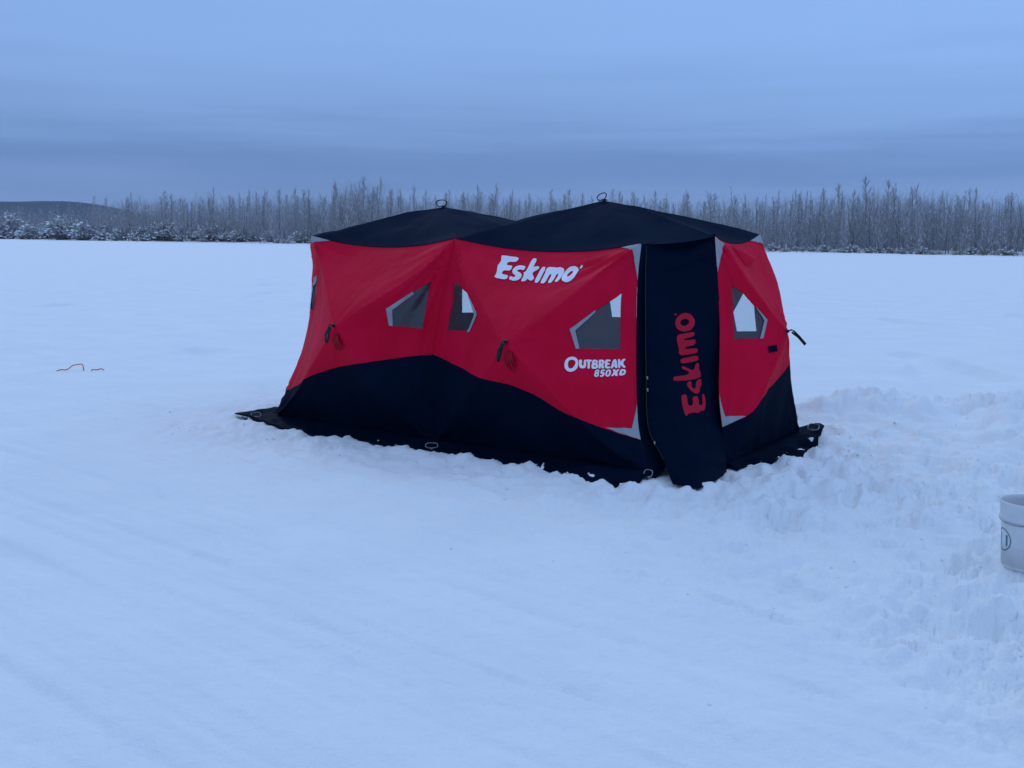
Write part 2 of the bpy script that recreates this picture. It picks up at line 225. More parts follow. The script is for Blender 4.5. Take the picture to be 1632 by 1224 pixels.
OUTB_ = [([[0.7552,0.5225],[0.7626,0.5205],[0.7666,0.5176],[0.7715,0.5109],[0.7731,0.5056],[0.7732,0.4965],[0.7721,0.4905],[0.7686,0.4819],[0.765,0.4768],[0.7578,0.4701],[0.7528,0.467],[0.7451,0.4644],[0.7399,0.4642],[0.7322,0.4659],[0.728,0.4688],[0.7232,0.4757],[0.7214,0.4811],[0.7208,0.4901],[0.7217,0.4964],[0.7251,0.5063],[0.7284,0.5115],[0.735,0.5173],[0.7403,0.5201],[0.7497,0.5224]],[[[0.7516,0.5111],[0.7579,0.5096],[0.7607,0.5075],[0.7629,0.5025],[0.7626,0.4984],[0.7596,0.4908],[0.7572,0.4866],[0.7531,0.4814],[0.7497,0.4789],[0.7435,0.4766],[0.7403,0.4768],[0.7366,0.4795],[0.735,0.4829],[0.7338,0.4902],[0.7339,0.4949],[0.7353,0.5019],[0.7368,0.5052],[0.7399,0.5081],[0.7426,0.5096],[0.7478,0.5111]]]),([[0.778,0.5143],[0.7854,0.515],[0.7875,0.5112],[0.7867,0.499],[0.7869,0.4946],[0.7885,0.4938],[0.7899,0.4938],[0.7925,0.4946],[0.7937,0.4991],[0.7946,0.5117],[0.7963,0.5161],[0.8005,0.5165],[0.8023,0.5123],[0.8035,0.4995],[0.8029,0.4935],[0.7998,0.4881],[0.7966,0.4857],[0.7903,0.4839],[0.7865,0.4836],[0.7812,0.4844],[0.7788,0.4862],[0.7766,0.4905],[0.7759,0.4964],[0.7757,0.5096]],[]),([[0.8072,0.5178],[0.8211,0.5187],[0.8257,0.5179],[0.8258,0.5145],[0.8242,0.5132],[0.8194,0.5127],[0.8179,0.5074],[0.818,0.4922],[0.8161,0.4869],[0.8103,0.4861],[0.8085,0.491],[0.8089,0.5064],[0.8077,0.5114],[0.8039,0.511],[0.8026,0.5122],[0.8026,0.5162]],[]),([[0.8302,0.5196],[0.8382,0.5206],[0.8423,0.5204],[0.8466,0.5187],[0.848,0.5169],[0.848,0.5131],[0.8475,0.511],[0.8459,0.5085],[0.8463,0.5066],[0.849,0.5036],[0.8497,0.5011],[0.8492,0.4968],[0.8478,0.4942],[0.8441,0.4908],[0.8388,0.4891],[0.8265,0.4875],[0.8235,0.4934],[0.8265,0.5128]],[[[0.8373,0.5145],[0.84,0.5146],[0.8408,0.5137],[0.8406,0.5111],[0.8396,0.51],[0.8366,0.5094],[0.8358,0.5102],[0.8363,0.5135]],[[0.8351,0.5015],[0.8389,0.502],[0.8401,0.501],[0.8401,0.4977],[0.8387,0.4963],[0.8345,0.4956],[0.8332,0.4965],[0.8337,0.5002]]]),([[0.8549,0.5221],[0.8652,0.5232],[0.8698,0.5228],[0.8734,0.5204],[0.8745,0.5182],[0.8742,0.514],[0.873,0.5116],[0.8698,0.5084],[0.8698,0.5048],[0.873,0.4974],[0.872,0.4946],[0.8655,0.4937],[0.8626,0.495],[0.8605,0.4999],[0.8596,0.4998],[0.8591,0.4945],[0.857,0.4925],[0.8515,0.4917],[0.85,0.4934],[0.8513,0.4993],[0.8517,0.5053],[0.8516,0.5177]],[[[0.8607,0.5156],[0.864,0.5157],[0.8649,0.5149],[0.8643,0.5123],[0.8632,0.5112],[0.8602,0.5106],[0.8593,0.5114],[0.8596,0.5145]]]),([[0.881,0.5256],[0.8941,0.5268],[0.8985,0.5261],[0.8985,0.5228],[0.8961,0.5214],[0.889,0.5205],[0.8865,0.519],[0.886,0.5153],[0.8876,0.5143],[0.8931,0.515],[0.8947,0.5141],[0.8942,0.5109],[0.8922,0.5096],[0.8867,0.5089],[0.8847,0.5074],[0.8842,0.5037],[0.8867,0.5028],[0.8949,0.5039],[0.8974,0.5031],[0.8969,0.4994],[0.8923,0.4975],[0.8791,0.4956],[0.8751,0.5011],[0.8763,0.5192]],[]),([[0.9109,0.529],[0.918,0.5298],[0.9215,0.5245],[0.9249,0.508],[0.9239,0.5021],[0.9179,0.5013],[0.9155,0.5021],[0.9144,0.5055],[0.9129,0.5064],[0.9096,0.506],[0.9082,0.5046],[0.9071,0.5009],[0.9049,0.4993],[0.8993,0.4985],[0.8997,0.5044],[0.9063,0.5227]],[[[0.9122,0.5183],[0.914,0.5145],[0.9136,0.5131],[0.9105,0.5127],[0.9099,0.514],[0.9112,0.5181]]]),([[0.9276,0.5308],[0.9326,0.5311],[0.9346,0.5293],[0.9357,0.5237],[0.9379,0.5241],[0.9435,0.5307],[0.9478,0.5332],[0.9553,0.5341],[0.9552,0.5315],[0.9471,0.523],[0.9472,0.5176],[0.9556,0.5104],[0.9559,0.5076],[0.9487,0.5065],[0.9442,0.5079],[0.9381,0.513],[0.9359,0.5125],[0.9353,0.506],[0.9337,0.5036],[0.9293,0.5029],[0.9274,0.5083],[0.9263,0.5251]],[])]
XD_ = [([[0.848,0.4875],[0.8528,0.4868],[0.8543,0.4851],[0.8537,0.4807],[0.8532,0.4786],[0.8522,0.4765],[0.852,0.4745],[0.8525,0.4707],[0.8515,0.468],[0.8477,0.4634],[0.8447,0.4616],[0.8394,0.4607],[0.8368,0.4614],[0.8345,0.4645],[0.8343,0.4671],[0.8361,0.4719],[0.8369,0.4751],[0.8374,0.48],[0.8393,0.4829],[0.8446,0.4866]],[[[0.8448,0.4828],[0.848,0.4832],[0.8489,0.4824],[0.8484,0.4794],[0.8472,0.4782],[0.844,0.4775],[0.8431,0.4784],[0.8436,0.4815]],[[0.8422,0.4717],[0.8454,0.4719],[0.8463,0.4709],[0.8458,0.4677],[0.8445,0.4666],[0.8413,0.4662],[0.8404,0.4672],[0.841,0.4706]]]),([[0.8639,0.4895],[0.8736,0.4909],[0.8767,0.4905],[0.8761,0.4876],[0.874,0.4863],[0.868,0.4854],[0.8659,0.4845],[0.8654,0.4825],[0.8668,0.4819],[0.8716,0.4822],[0.8736,0.4811],[0.8747,0.4775],[0.874,0.4744],[0.8707,0.4686],[0.8671,0.4661],[0.8596,0.4643],[0.857,0.4648],[0.8564,0.4681],[0.858,0.4695],[0.8634,0.4704],[0.8654,0.4717],[0.8659,0.4747],[0.8645,0.4755],[0.8596,0.4752],[0.8586,0.478],[0.8602,0.4863]],[]),([[0.8922,0.4936],[0.8976,0.4928],[0.8994,0.4907],[0.8994,0.4853],[0.8985,0.4815],[0.8958,0.4755],[0.8931,0.4724],[0.8876,0.4691],[0.8842,0.4685],[0.8794,0.47],[0.8777,0.4724],[0.8777,0.478],[0.8786,0.4819],[0.8813,0.4879],[0.8839,0.4907],[0.8888,0.4931]],[[[0.8909,0.4885],[0.8926,0.4874],[0.8927,0.4854],[0.8916,0.4806],[0.8904,0.4779],[0.8876,0.4744],[0.8861,0.4737],[0.8843,0.475],[0.8839,0.4772],[0.8847,0.4824],[0.886,0.4851],[0.8893,0.4879]]]),([[0.9078,0.496],[0.9138,0.497],[0.9164,0.4963],[0.918,0.4935],[0.9199,0.4938],[0.9237,0.4974],[0.9267,0.4988],[0.9316,0.4993],[0.9313,0.4974],[0.9252,0.491],[0.9237,0.4866],[0.9253,0.4798],[0.9238,0.4771],[0.9178,0.476],[0.9154,0.4768],[0.9143,0.4802],[0.9127,0.4799],[0.9088,0.4756],[0.9057,0.4739],[0.9003,0.4729],[0.9009,0.4754],[0.908,0.4839],[0.9094,0.4885],[0.9067,0.4939]],[]),([[0.9392,0.5004],[0.9487,0.5019],[0.953,0.5017],[0.9566,0.4995],[0.9575,0.4971],[0.9567,0.4919],[0.9549,0.4888],[0.9504,0.4846],[0.9448,0.4823],[0.9326,0.4796],[0.9301,0.483],[0.9346,0.4958]],[[[0.9447,0.4959],[0.9486,0.4961],[0.9497,0.495],[0.9492,0.4915],[0.9473,0.4896],[0.9423,0.4874],[0.9412,0.4885],[0.9429,0.494]]])]
DOOR_ = [[[1.06,7.192,0.0],[1.134,7.14,0.0],[1.22,7.144,0.0],[1.357,7.359,0.0],[1.492,7.608,0.0]],[[0.947,8.047,1.561],[1.207,8.153,1.599],[1.46,8.179,1.633]],[[1.06,7.192,0.0],[1.018,7.4,0.129],[0.931,7.53,0.316],[0.928,7.72,0.645],[0.929,7.86,1.072],[0.932,7.95,1.332],[0.947,8.047,1.561]],[[1.492,7.608,0.0],[1.512,7.8,0.195],[1.493,7.93,0.399],[1.493,8.02,0.751],[1.49,8.06,1.064],[1.474,8.1,1.333],[1.46,8.179,1.633]]]
JAMB_ = [[0.971,7.374,0.0],[1.058,7.5,0.079],[1.017,7.62,0.266],[0.986,7.8,0.636],[0.983,7.94,1.067],[0.974,8.0,1.331],[0.975,8.057,1.547]]
DOORL_ = [([[0.5827,0.6704],[0.6223,0.6662],[0.6439,0.6606],[0.6696,0.6483],[0.676,0.6403],[0.6694,0.6287],[0.6566,0.6221],[0.625,0.6137],[0.5961,0.6104],[0.5406,0.6087],[0.5072,0.61],[0.4624,0.6153],[0.4409,0.6209],[0.4219,0.6324],[0.4206,0.6395],[0.4356,0.6494],[0.453,0.6555],[0.4901,0.6641],[0.5159,0.668],[0.5562,0.6709]],[[[0.5714,0.65],[0.5991,0.6462],[0.6082,0.6428],[0.6081,0.6365],[0.6001,0.6329],[0.5763,0.6282],[0.5578,0.6266],[0.5259,0.6267],[0.509,0.6285],[0.4904,0.634],[0.4877,0.6378],[0.4983,0.6437],[0.514,0.6468],[0.5502,0.6501]]]),([[0.4487,0.5996],[0.4733,0.6015],[0.5148,0.6027],[0.6412,0.6047],[0.6723,0.6024],[0.6684,0.5942],[0.6419,0.5905],[0.5607,0.5876],[0.5349,0.5857],[0.5333,0.5826],[0.5602,0.5816],[0.6529,0.5813],[0.6808,0.5785],[0.6823,0.5707],[0.6797,0.567],[0.6702,0.5639],[0.6434,0.5629],[0.5725,0.5628],[0.5482,0.5614],[0.5466,0.5572],[0.5759,0.5551],[0.6834,0.5518],[0.7133,0.5481],[0.7131,0.5398],[0.7064,0.5368],[0.6865,0.536],[0.6483,0.5365],[0.5274,0.5389],[0.4875,0.5409],[0.4647,0.5455],[0.4587,0.5486],[0.4637,0.5538],[0.4631,0.5579],[0.4566,0.5652],[0.4511,0.5706],[0.4412,0.5797],[0.4384,0.586],[0.44,0.5957]],[]),([[0.5199,0.5301],[0.679,0.5282],[0.7173,0.5241],[0.7186,0.5137],[0.6823,0.511],[0.5315,0.5139],[0.4918,0.5176],[0.484,0.5272]],[]),([[0.4148,0.4803],[0.5351,0.4768],[0.5727,0.4771],[0.5925,0.4813],[0.5782,0.4865],[0.5151,0.4974],[0.4978,0.5023],[0.5102,0.5063],[0.5382,0.5034],[0.615,0.4891],[0.6424,0.4853],[0.6542,0.4874],[0.6636,0.4915],[0.68,0.5022],[0.6934,0.5046],[0.7171,0.5009],[0.7235,0.4961],[0.719,0.4855],[0.7215,0.4801],[0.7335,0.4744],[0.7382,0.4694],[0.7405,0.4601],[0.7256,0.4566],[0.6793,0.4557],[0.6231,0.4575],[0.4394,0.4654],[0.3929,0.4696],[0.3846,0.4781]],[]),([[0.6025,0.455],[0.6142,0.4514],[0.6189,0.4476],[0.6211,0.44],[0.6262,0.4356],[0.6394,0.43],[0.649,0.428],[0.6647,0.4276],[0.6714,0.4312],[0.6756,0.442],[0.681,0.4469],[0.693,0.4506],[0.7063,0.4518],[0.7344,0.4515],[0.746,0.4472],[0.7522,0.4346],[0.7494,0.4298],[0.7347,0.4281],[0.727,0.4243],[0.7185,0.4146],[0.7076,0.4111],[0.6837,0.4102],[0.6641,0.4124],[0.6291,0.4199],[0.6072,0.4263],[0.5761,0.4379],[0.5657,0.4439],[0.5658,0.4503],[0.5724,0.4532],[0.5921,0.4555]],[]),([[0.4932,0.4211],[0.5374,0.42],[0.5552,0.4128],[0.5656,0.3888],[0.5813,0.3809],[0.6201,0.3786],[0.6318,0.3832],[0.6273,0.3992],[0.6395,0.4043],[0.6811,0.4037],[0.6972,0.3973],[0.703,0.3779],[0.7144,0.3708],[0.7441,0.3692],[0.7535,0.3754],[0.7501,0.396],[0.7551,0.4025],[0.774,0.4029],[0.7847,0.3982],[0.7973,0.3834],[0.7964,0.3726],[0.7805,0.3549],[0.7652,0.3493],[0.7366,0.3509],[0.7175,0.3506],[0.6886,0.3479],[0.6702,0.3486],[0.6438,0.3534],[0.622,0.3552],[0.5827,0.3556],[0.564,0.3544],[0.547,0.3505],[0.5377,0.3505],[0.5269,0.3547],[0.5172,0.363],[0.4965,0.3842],[0.4875,0.3968],[0.4806,0.4155]],[]),([[0.4139,0.6675],[0.4239,0.6693],[0.4305,0.6691],[0.4403,0.6667],[0.4408,0.6647],[0.4325,0.6612],[0.4259,0.6615],[0.4143,0.6655]],[])]
VENT_ = [[0.3203,0.983],[0.3002,0.9406],[0.4194,0.88],[0.5671,0.8873],[0.6426,0.9174],[0.548,0.9704]]
TAG_ = [[0.3388,0.5108],[0.4038,0.5116],[0.4036,0.4841],[0.3395,0.4843]]
POUCH_ = [[0.5152,0.531],[0.5158,0.5303]]

def cat(pts,t):
    pts=np.asarray(pts,float); n=len(pts)-1
    t=np.clip(np.asarray(t,float),0,1)*n; k=np.minimum(t.astype(int),n-1); q=(t-k)[...,None]
    if n==1: return pts[0]*(1-q)+pts[1]*q
    ext=np.vstack([2*pts[0]-pts[1],pts,2*pts[-1]-pts[-2]])
    a,b,c,d=ext[k],ext[k+1],ext[k+2],ext[k+3]
    return .5*((2*b)+(c-a)*q+(2*a-5*b+4*c-d)*q*q+(3*b-a-3*c+d)*q**3)
def coons(B,Tp,Le,Ri,u,v):
    u=np.asarray(u,float); v=np.asarray(v,float); U=u[...,None]; V=v[...,None]
    b,t,l,r=cat(B,u),cat(Tp,u),cat(Le,v),cat(Ri,v)
    p00,p10,p01,p11=cat(B,0.),cat(B,1.),cat(Tp,0.),cat(Tp,1.)
    return (1-V)*b+V*t+(1-U)*l+U*r-((1-U)*(1-V)*p00+U*(1-V)*p10+(1-U)*V*p01+U*V*p11)
def pyr(u,v,vh):
    g=np.minimum(np.minimum(u,1-u)*2,np.minimum(v/vh,(1-v)/(1-vh)))
    g=np.clip(g,0,1)
    return g*(1+.07*(1-g))
def wall(E,hub,u,v):
    B,Tp,Le,Ri=[np.asarray(q,float) for q in E]
    u=np.asarray(u,float); v=np.asarray(v,float); U=u[...,None]; V=v[...,None]
    p00,p10,p01,p11=B[0],B[-1],Tp[0],Tp[-1]
    bil=lambda U,V:(1-U)*(1-V)*p00+U*(1-V)*p10+(1-U)*V*p01+U*V*p11
    P=bil(U,V)+(cat(Le,v)-bil(0,V))*(1-U)**4+(cat(Ri,v)-bil(1,V))*U**4+(cat(B,u)-bil(U,0))*(1-V)**4+(cat(Tp,u)-bil(U,1))*V**4
    vh=.56
    return P+pyr(u,v,vh)[...,None]*(np.asarray(hub)-bil(.5,vh))

KV = {k: np.array(v) for k, v in K_.items()}
CEN = (KV['AF'] + KV['AR']) / 2 * np.array([1, 1, 0]) + np.array([0, 0, .8])
def base_line():      # foot of the tent, counter-clockwise seen from above, door corner included
    return [KV[k] for k in ('BLf', 'BM', 'DL', 'DR', 'BR', 'BMb', 'BLb')]
def dist_foot(x, y):
    """signed distance to the tent's foot polygon (negative inside)"""
    P = [p[:2] for p in base_line()]; d = np.full(np.shape(x), 1e9); ins = np.zeros(np.shape(x), bool)
    for i in range(len(P)):
        a, b_ = P[i], P[(i + 1) % len(P)]
        e = b_ - a; L2 = (e ** 2).sum(); tt = np.clip(((x - a[0]) * e[0] + (y - a[1]) * e[1]) / L2, 0, 1)
        d = np.minimum(d, np.hypot(x - a[0] - tt * e[0], y - a[1] - tt * e[1]))
        c_ = ((a[1] > y) != (b_[1] > y)) & (x < (b_[0] - a[0]) * (y - a[1]) / (b_[1] - a[1] + 1e-12) + a[0]); ins ^= c_
    return np.where(ins, -d, d)

# ------------------------------------------------------------------ snow ground
BUCKET = (2.592, 5.43)
def near_z(x, y, d):
    z = 0 * x
    # parallel sled tracks crossing the foreground
    c, s = math.cos(math.radians(-42)), math.sin(math.radians(-42))
    al, ac = x * c + y * s, -x * s + y * c
    acw = ac + .12 * vnoise(al * .25, ac * .2, 41)
    streak = fbm(acw * 5.5, al * .22, 11, 3, .55) + .9 * fbm(acw * 15, al * .5, 17, 3)
    field = sstep(.4, 1.6, d) * (1 - sstep(1.6, 3.4, x - (8.2 - y) * .18)) * (1 - sstep(8.5, 12, y)) 
    z = z + .017 * streak * field
    # deeper runner grooves
    for off, w_, dep, sd in ((5.35, .05, .016, 1), (4.62, .06, .020, 2), (3.55, .04, .012, 3), (2.42, .07, .018, 4), (1.72, .05, .014, 5), (6.1, .05, .014, 6), (3.0, .05, .012, 7)):
        q = acw - off - .06 * vnoise(al * .6, sd * 3., 60 + sd)
        z = z + dep * (-np.exp(-(q / w_) ** 2) + .6 * np.exp(-((q - 2 * w_) / w_) ** 2)) * field * (.35 + .9 * sstep(-.1, .25, vnoise(al * .7, sd * 5., 70 + sd)))
    # trampled snow: ring about the tent and the patch between the door and the bucket
    fine = fbm(x * 8.5, y * 8.5, 119, 4, .6)
    tr = np.exp(-(np.maximum(d, 0) / 1.15) ** 2) * sstep(-.05, .12, d)
    patch = np.exp(-(((x - 2.7) / 1.35) ** 2 + ((y - 6.6) / 2.4) ** 2) ** 1.5) + .9 * np.exp(-(((x - 2.3) / .9) ** 2 + ((y - 4.2) / 1.0) ** 2)) + .8 * np.exp(-(((x - 4.2) / 1.6) ** 2 + ((y - 8.5) / 1.5) ** 2))
    patch = patch + .75 * np.exp(-(((x - 3.2) / 1.3) ** 2 + ((y - 3.6) / 1.4) ** 2)) + .45 * np.exp(-(((x - 1.3) / 1.2) ** 2 + ((y - 6.2) / .9) ** 2))
    patch = np.clip(patch, 0, 1) * (.55 + .9 * sstep(-.25, .25, fbm(x * .9, y * .9, 31, 2)))
    wide = sstep(-.3, 1.6, x + (y - 5.5) * .35) * sstep(3.0, 3.8, y) * (1 - sstep(8.5, 10.5, y)) * .42
    patch = np.maximum(patch, wide * (.5 + sstep(-.2, .25, fbm(x * .8 + 5, y * .8, 33, 2))))
    rough = fbm(x * 3.3, y * 3.3, 23, 5, .56); lump = np.abs(fbm(x * 5.2 + 9, y * 5.2, 29, 4, .55))
    foot = np.minimum(fbm(x * 2.6, y * 2.6 + 4, 37, 2) + .12, 0)
    z = z + patch * (.066 * rough + .060 * lump - .012 + .14 * foot + .030 * fine) + np.maximum(tr, .28 * np.exp(-(np.maximum(d, 0) / 2.4) ** 2) * sstep(-.05, .12, d)) * (.034 * rough + .040 * lump - .008 + .030 * fine)
    # broken crust: short crisp scrapes along the tracks, scattered pits
    sc = sstep(.24, .31, vnoise(al * 1.7, ac * 11, 101)) * sstep(.02, .16, vnoise(al * .5, ac * .9, 103))
    pit = sstep(.36, .42, vnoise(x * 6.5, y * 6.5, 107)) * sstep(-.02, .2, vnoise(x * .8, y * .8, 109))
    z = z - (.012 * sc + .007 * pit) * sstep(.5, 1.0, d) + (.0045 * fbm(x * 13, y * 13, 113, 3, .6) + .006 * fbm(x * 3.1, y * 3.1, 117, 3)) * sstep(.3, .8, d)
    # boot prints leading past the door to the bucket
    for k in range(26):
        q = k / 25.; cx, cy = 2.05 + .75 * q + (.10 if k % 2 else -.10) + .25 * math.sin(k * 2.3), 7.35 - 3.6 * q + .12 * math.sin(k * 1.7); aa = 1.2 + .35 * math.sin(k * 3.1)
        a1, a2 = (x - cx) * math.cos(aa) + (y - cy) * math.sin(aa), -(x - cx) * math.sin(aa) + (y - cy) * math.cos(aa); rr_ = np.hypot(a1 / .15, a2 / .055)
        z = z - .032 * (1 - sstep(.75, 1.05, rr_)) + .012 * np.exp(-((rr_ - 1.25) / .22) ** 2)
    # snow shovelled up behind the tent on the right
    bx = x - 2.55; ridge = 10.35 + .15 * np.sin(x * 1.7) - .22 * np.maximum(x - 3.6, 0)
    berm = np.exp(-((y - ridge) / .42) ** 2) * sstep(-.25, .35, bx) * (1 - .5 * sstep(6.5, 9, x))
    bh = .14 + .18 * vnoise(x * 1.9, y * .6, 51) + .13 * fbm(x * 4.2, y * 4.2, 53, 5, .62)
    z = z + berm * np.maximum(bh, .02) * sstep(.05, .5, d)
    b2 = np.exp(-(((x - 4.75) / .75) ** 2 + ((y - 8.9) / 1.1) ** 2)); z = z + b2 * (.16 + .22 * fbm(x * 3, y * 3, 57, 4, .6))
    # snow banked against the skirt
    z = z + .020 * np.exp(-((d - .36) / .10) ** 2) * (1 + 2.2 * fbm(x * 6, y * 6, 61, 3))
    return z * (1 - sstep(7.5, 9, np.abs(x)))
def ground_z(x, y):
    x = np.asarray(x, float); y = np.asarray(y, float)
    near = 1 - sstep(20, 60, y); d = np.full(x.shape, 9.); k_ = (y < 16) & (np.abs(x) < 9)
    if k_.any(): d[k_] = dist_foot(x[k_], y[k_])
    z = .055 * fbm(x * .16, y * .16, 3, 3) * sstep(.3, 2.5, d)
    m_ = (y < 15.5) & (np.abs(x) < 9)
    if m_.any(): z = np.array(z, float); z[m_] += near_z(x[m_], y[m_], d[m_])
    # wind crust on the open lake
    far = sstep(9, 14, y) 
    z = z + far * near * (.055 * fbm(x * .8, y * .35, 71, 4, .55) - .05 * np.maximum(vnoise(x * .45, y * .9, 75) - .30, 0) * 2 - .11 * sstep(.34, .42, vnoise(x * .9, y * .45, 77)) + .02 * fbm(x * 2.1, y * .8, 78, 3))
    z = z + far * .05 * fbm(x * .07, y * .05, 79, 3)
    z = z * (1 - .985 * (1 - sstep(.02, .2, d)))                  # level under the tent
    bd = np.hypot(x - BUCKET[0], y - BUCKET[1]); z = np.where(bd < .16, z * sstep(.10, .17, bd) , z)
    # low bank under the far trees
    sl = shore_d(x, y); z = z + sstep(-1, 9, sl) * .25 + sstep(0, 30, sl) * .3
    return z
S0, S1 = np.array([-104., 229.]), np.array([58., 128.3])
SD = (S1 - S0) / np.linalg.norm(S1 - S0); SN = np.array([-SD[1], SD[0]]); 
if SN[1] < 0: SN = -SN
def shore_d(x, y): return (x - S0[0]) * SN[0] + (y - S0[1]) * SN[1] + 3.0 * fbm(((x - S0[0]) * SD[0] + (y - S0[1]) * SD[1]) * .05, 0 * x, 83, 3)
def build_ground():
    s = np.concatenate([-np.geomspace(30, .85, 22), np.linspace(-.80, .80, 860), np.geomspace(.85, 30, 22)])
    yy = np.concatenate([np.array([.6, 1.0, 1.4]), np.geomspace(1.8, 330, 1000), np.geomspace(345, 4400, 12)])
    S, Y0 = np.meshgrid(s, yy); X = np.clip(S * Y0, -4400, 4400); Y = Y0 - 1.6 + 0 * S
    Z = ground_z(X, Y); far = sstep(400, 800, np.hypot(X, Y)); Z = Z * (1 - far) + 1.2 * far * (Y > 150)
    V = np.stack([X, Y, Z], -1).reshape(-1, 3); nr, nc = X.shape
    me = bpy.data.meshes.new('snow_ground'); idx = np.arange(nr * nc).reshape(nr, nc)
    F = np.stack([idx[:-1, :-1], idx[:-1, 1:], idx[1:, 1:], idx[1:, :-1]], -1).reshape(-1, 4)
    me.vertices.add(len(V)); me.vertices.foreach_set('co', V.ravel()); me.loops.add(F.size); me.loops.foreach_set('vertex_index', F.ravel().astype(np.int32))
    me.polygons.add(len(F)); me.polygons.foreach_set('loop_start', np.arange(0, F.size, 4, dtype=np.int32)); me.polygons.foreach_set('loop_total', np.full(len(F), 4, np.int32))
    me.polygons.foreach_set('use_smooth', np.ones(len(F), bool)); me.materials.append(M['snow']); me.update(); me.validate()
    return tag(link('snow_ground', me), 'snow covered frozen lake with sled tracks and trampled patches', 'snow', kind='structure')
build_ground()
gz = lambda x, y: float(ground_z(np.array([x]), np.array([y]))[0])

# ------------------------------------------------------------------ far hill
def build_hill():
    V = []; F = []; nx, ny = 120, 16
    for j in range(ny):
        for i in range(nx):
            a = i / (nx - 1); b_ = j / (ny - 1)
            x = -2600 + 2600 * a; y = 2900 + 700 * b_ - .25 * (x + 1300)
            prof = (sstep(0, .12, a) * (1 - .9 * sstep(.47, .66, a) - .1 * sstep(.66, 1.0, a)))
            hgt = 96 * prof * math.sin(math.pi * min(b_ * .62, 1)) ** .8 + float(fbm(np.array([x * .003]), np.array([y * .004]), 91, 4)[0]) * 9 * prof
            V.append((x, y, hgt - 1))
    for j in range(ny - 1):
        for i in range(nx - 1): k = j * nx + i; F.append((k, k + 1, k + 1 + nx, k + nx))
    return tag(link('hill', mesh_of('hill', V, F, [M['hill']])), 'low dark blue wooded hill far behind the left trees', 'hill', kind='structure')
build_hill()

# ------------------------------------------------------------------ trees
RNG = random.Random(7)
def tree_meshes(seed, H, stems=1, spread=.24, nb=52):
    R = random.Random(seed); tk, br, sn = MB(), ST(), ST(); UP = Vector((0, 0, 1))
    for st in range(stems):
        lean = R.uniform(-.05, .05) + (0 if stems == 1 else (st - (stems - 1) / 2) * .12); ly = R.uniform(-.05, .05)
        h = H * (1 if st == 0 else R.uniform(.72, .95)); ph = R.uniform(0, 6)
        def cp(t, lean=lean, ly=ly, h=h, ph=ph): return Vector((lean * h * t + .05 * math.sin(3.1 * t + ph) * t, ly * h * t + .05 * math.sin(2.6 * t + ph * 2) * t, h * t))
        r0 = .009 * h + .01
        tk.tube([cp(k / 9) - Vector((0, 0, .25 if k == 0 else 0)) for k in range(10)], [r0 * (1 - .90 * k / 9) for k in range(10)], 5)
        m_ = int(nb / stems ** .7)
        for i in range(m_):
            t = .06 + .92 * ((i + R.random()) / m_) ** .92; p = cp(t); az = R.uniform(0, 2 * math.pi)
            L = h * (spread * (1 - t) ** .7 * R.uniform(.5, 1.1) + .032); el = math.radians(R.uniform(40, 64) + 20 * t)
            d = Vector((math.cos(az) * math.cos(el), math.sin(az) * math.cos(el), math.sin(el))); droop = R.uniform(-.05, .15)
            pts = [p + d * L * q + UP * (droop * L * q * q) for q in (0, .35, .7, 1)]
            rb = max(.008, r0 * (1 - .9 * t) * .30); br.add(pts, [rb, rb * .75, rb * .5, .004])
            if R.random() < .60 - .55 * t: k = R.randint(0, 1); sn.add([q + UP * (rb + .015) for q in pts[k:k + 2]], [.020 * R.uniform(.6, 1.4), .024 * R.uniform(.5, 1.4)])
            for j in range(R.randint(13, 19)):
                q = R.uniform(.12, 1); a0 = pts[0].lerp(pts[3], q) if q > .7 else pts[0].lerp(pts[2], q / .7)
                az2 = az + R.uniform(-1.5, 1.5); el2 = el + R.uniform(-.5, .5); l2 = L * R.uniform(.15, .42) + .10
                d2 = Vector((math.cos(az2) * math.cos(el2), math.sin(az2) * math.cos(el2), math.sin(el2))); br.add([a0, a0 + d2 * l2], [.0068, .0035])
                if R.random() < .30 - .26 * t: sn.add([a0 + UP * .012, a0 + d2 * l2 * .7 + UP * .014], [.012, .016 * R.uniform(.6, 1.5)])
    return tk.mesh('trunk', [M['bark']]), br.mesh('crown', M['twig']), sn.mesh('branch_snow', M['tree_snow'])
def sticks(A, B, ra, rb):
    """three-sided tapered sticks, all at once"""
    A = np.asarray(A, float); B = np.asarray(B, float); n = len(A); ra = np.broadcast_to(ra, n)[:, None]; rb = np.broadcast_to(rb, n)[:, None]
    t = B - A; t = t / (np.linalg.norm(t, axis=1, keepdims=True) + 1e-9); r = np.where(np.abs(t[:, 2:3]) < .9, [[0, 0, 1.]], [[1., 0, 0]]); a = np.cross(t, r); a /= np.linalg.norm(a, axis=1, keepdims=True) + 1e-9; c = np.cross(t, a)
    V = np.stack([A + (a * math.cos(q) + c * math.sin(q)) * ra for q in (1.57, 3.66, 5.76)] + [B + (a * math.cos(q) + c * math.sin(q)) * rb for q in (1.57, 3.66, 5.76)], 1).reshape(-1, 3)
    f = np.array([[0, 1, 4, 3], [1, 2, 5, 4], [2, 0, 3, 5]]); F = (np.arange(n) * 6)[:, None, None] + f[None]
    return V, F.reshape(-1, 4)
def np_mesh(name, V, F, mat):
    me = bpy.data.meshes.new(name); me.vertices.add(len(V)); me.vertices.foreach_set('co', np.asarray(V, np.float32).ravel()); me.loops.add(F.size); me.loops.foreach_set('vertex_index', F.ravel().astype(np.int32))
    me.polygons.add(len(F)); me.polygons.foreach_set('loop_start', np.arange(0, F.size, 4, dtype=np.int32)); me.polygons.foreach_set('loop_total', np.full(len(F), 4, np.int32)); me.materials.append(mat); me.update(); return me
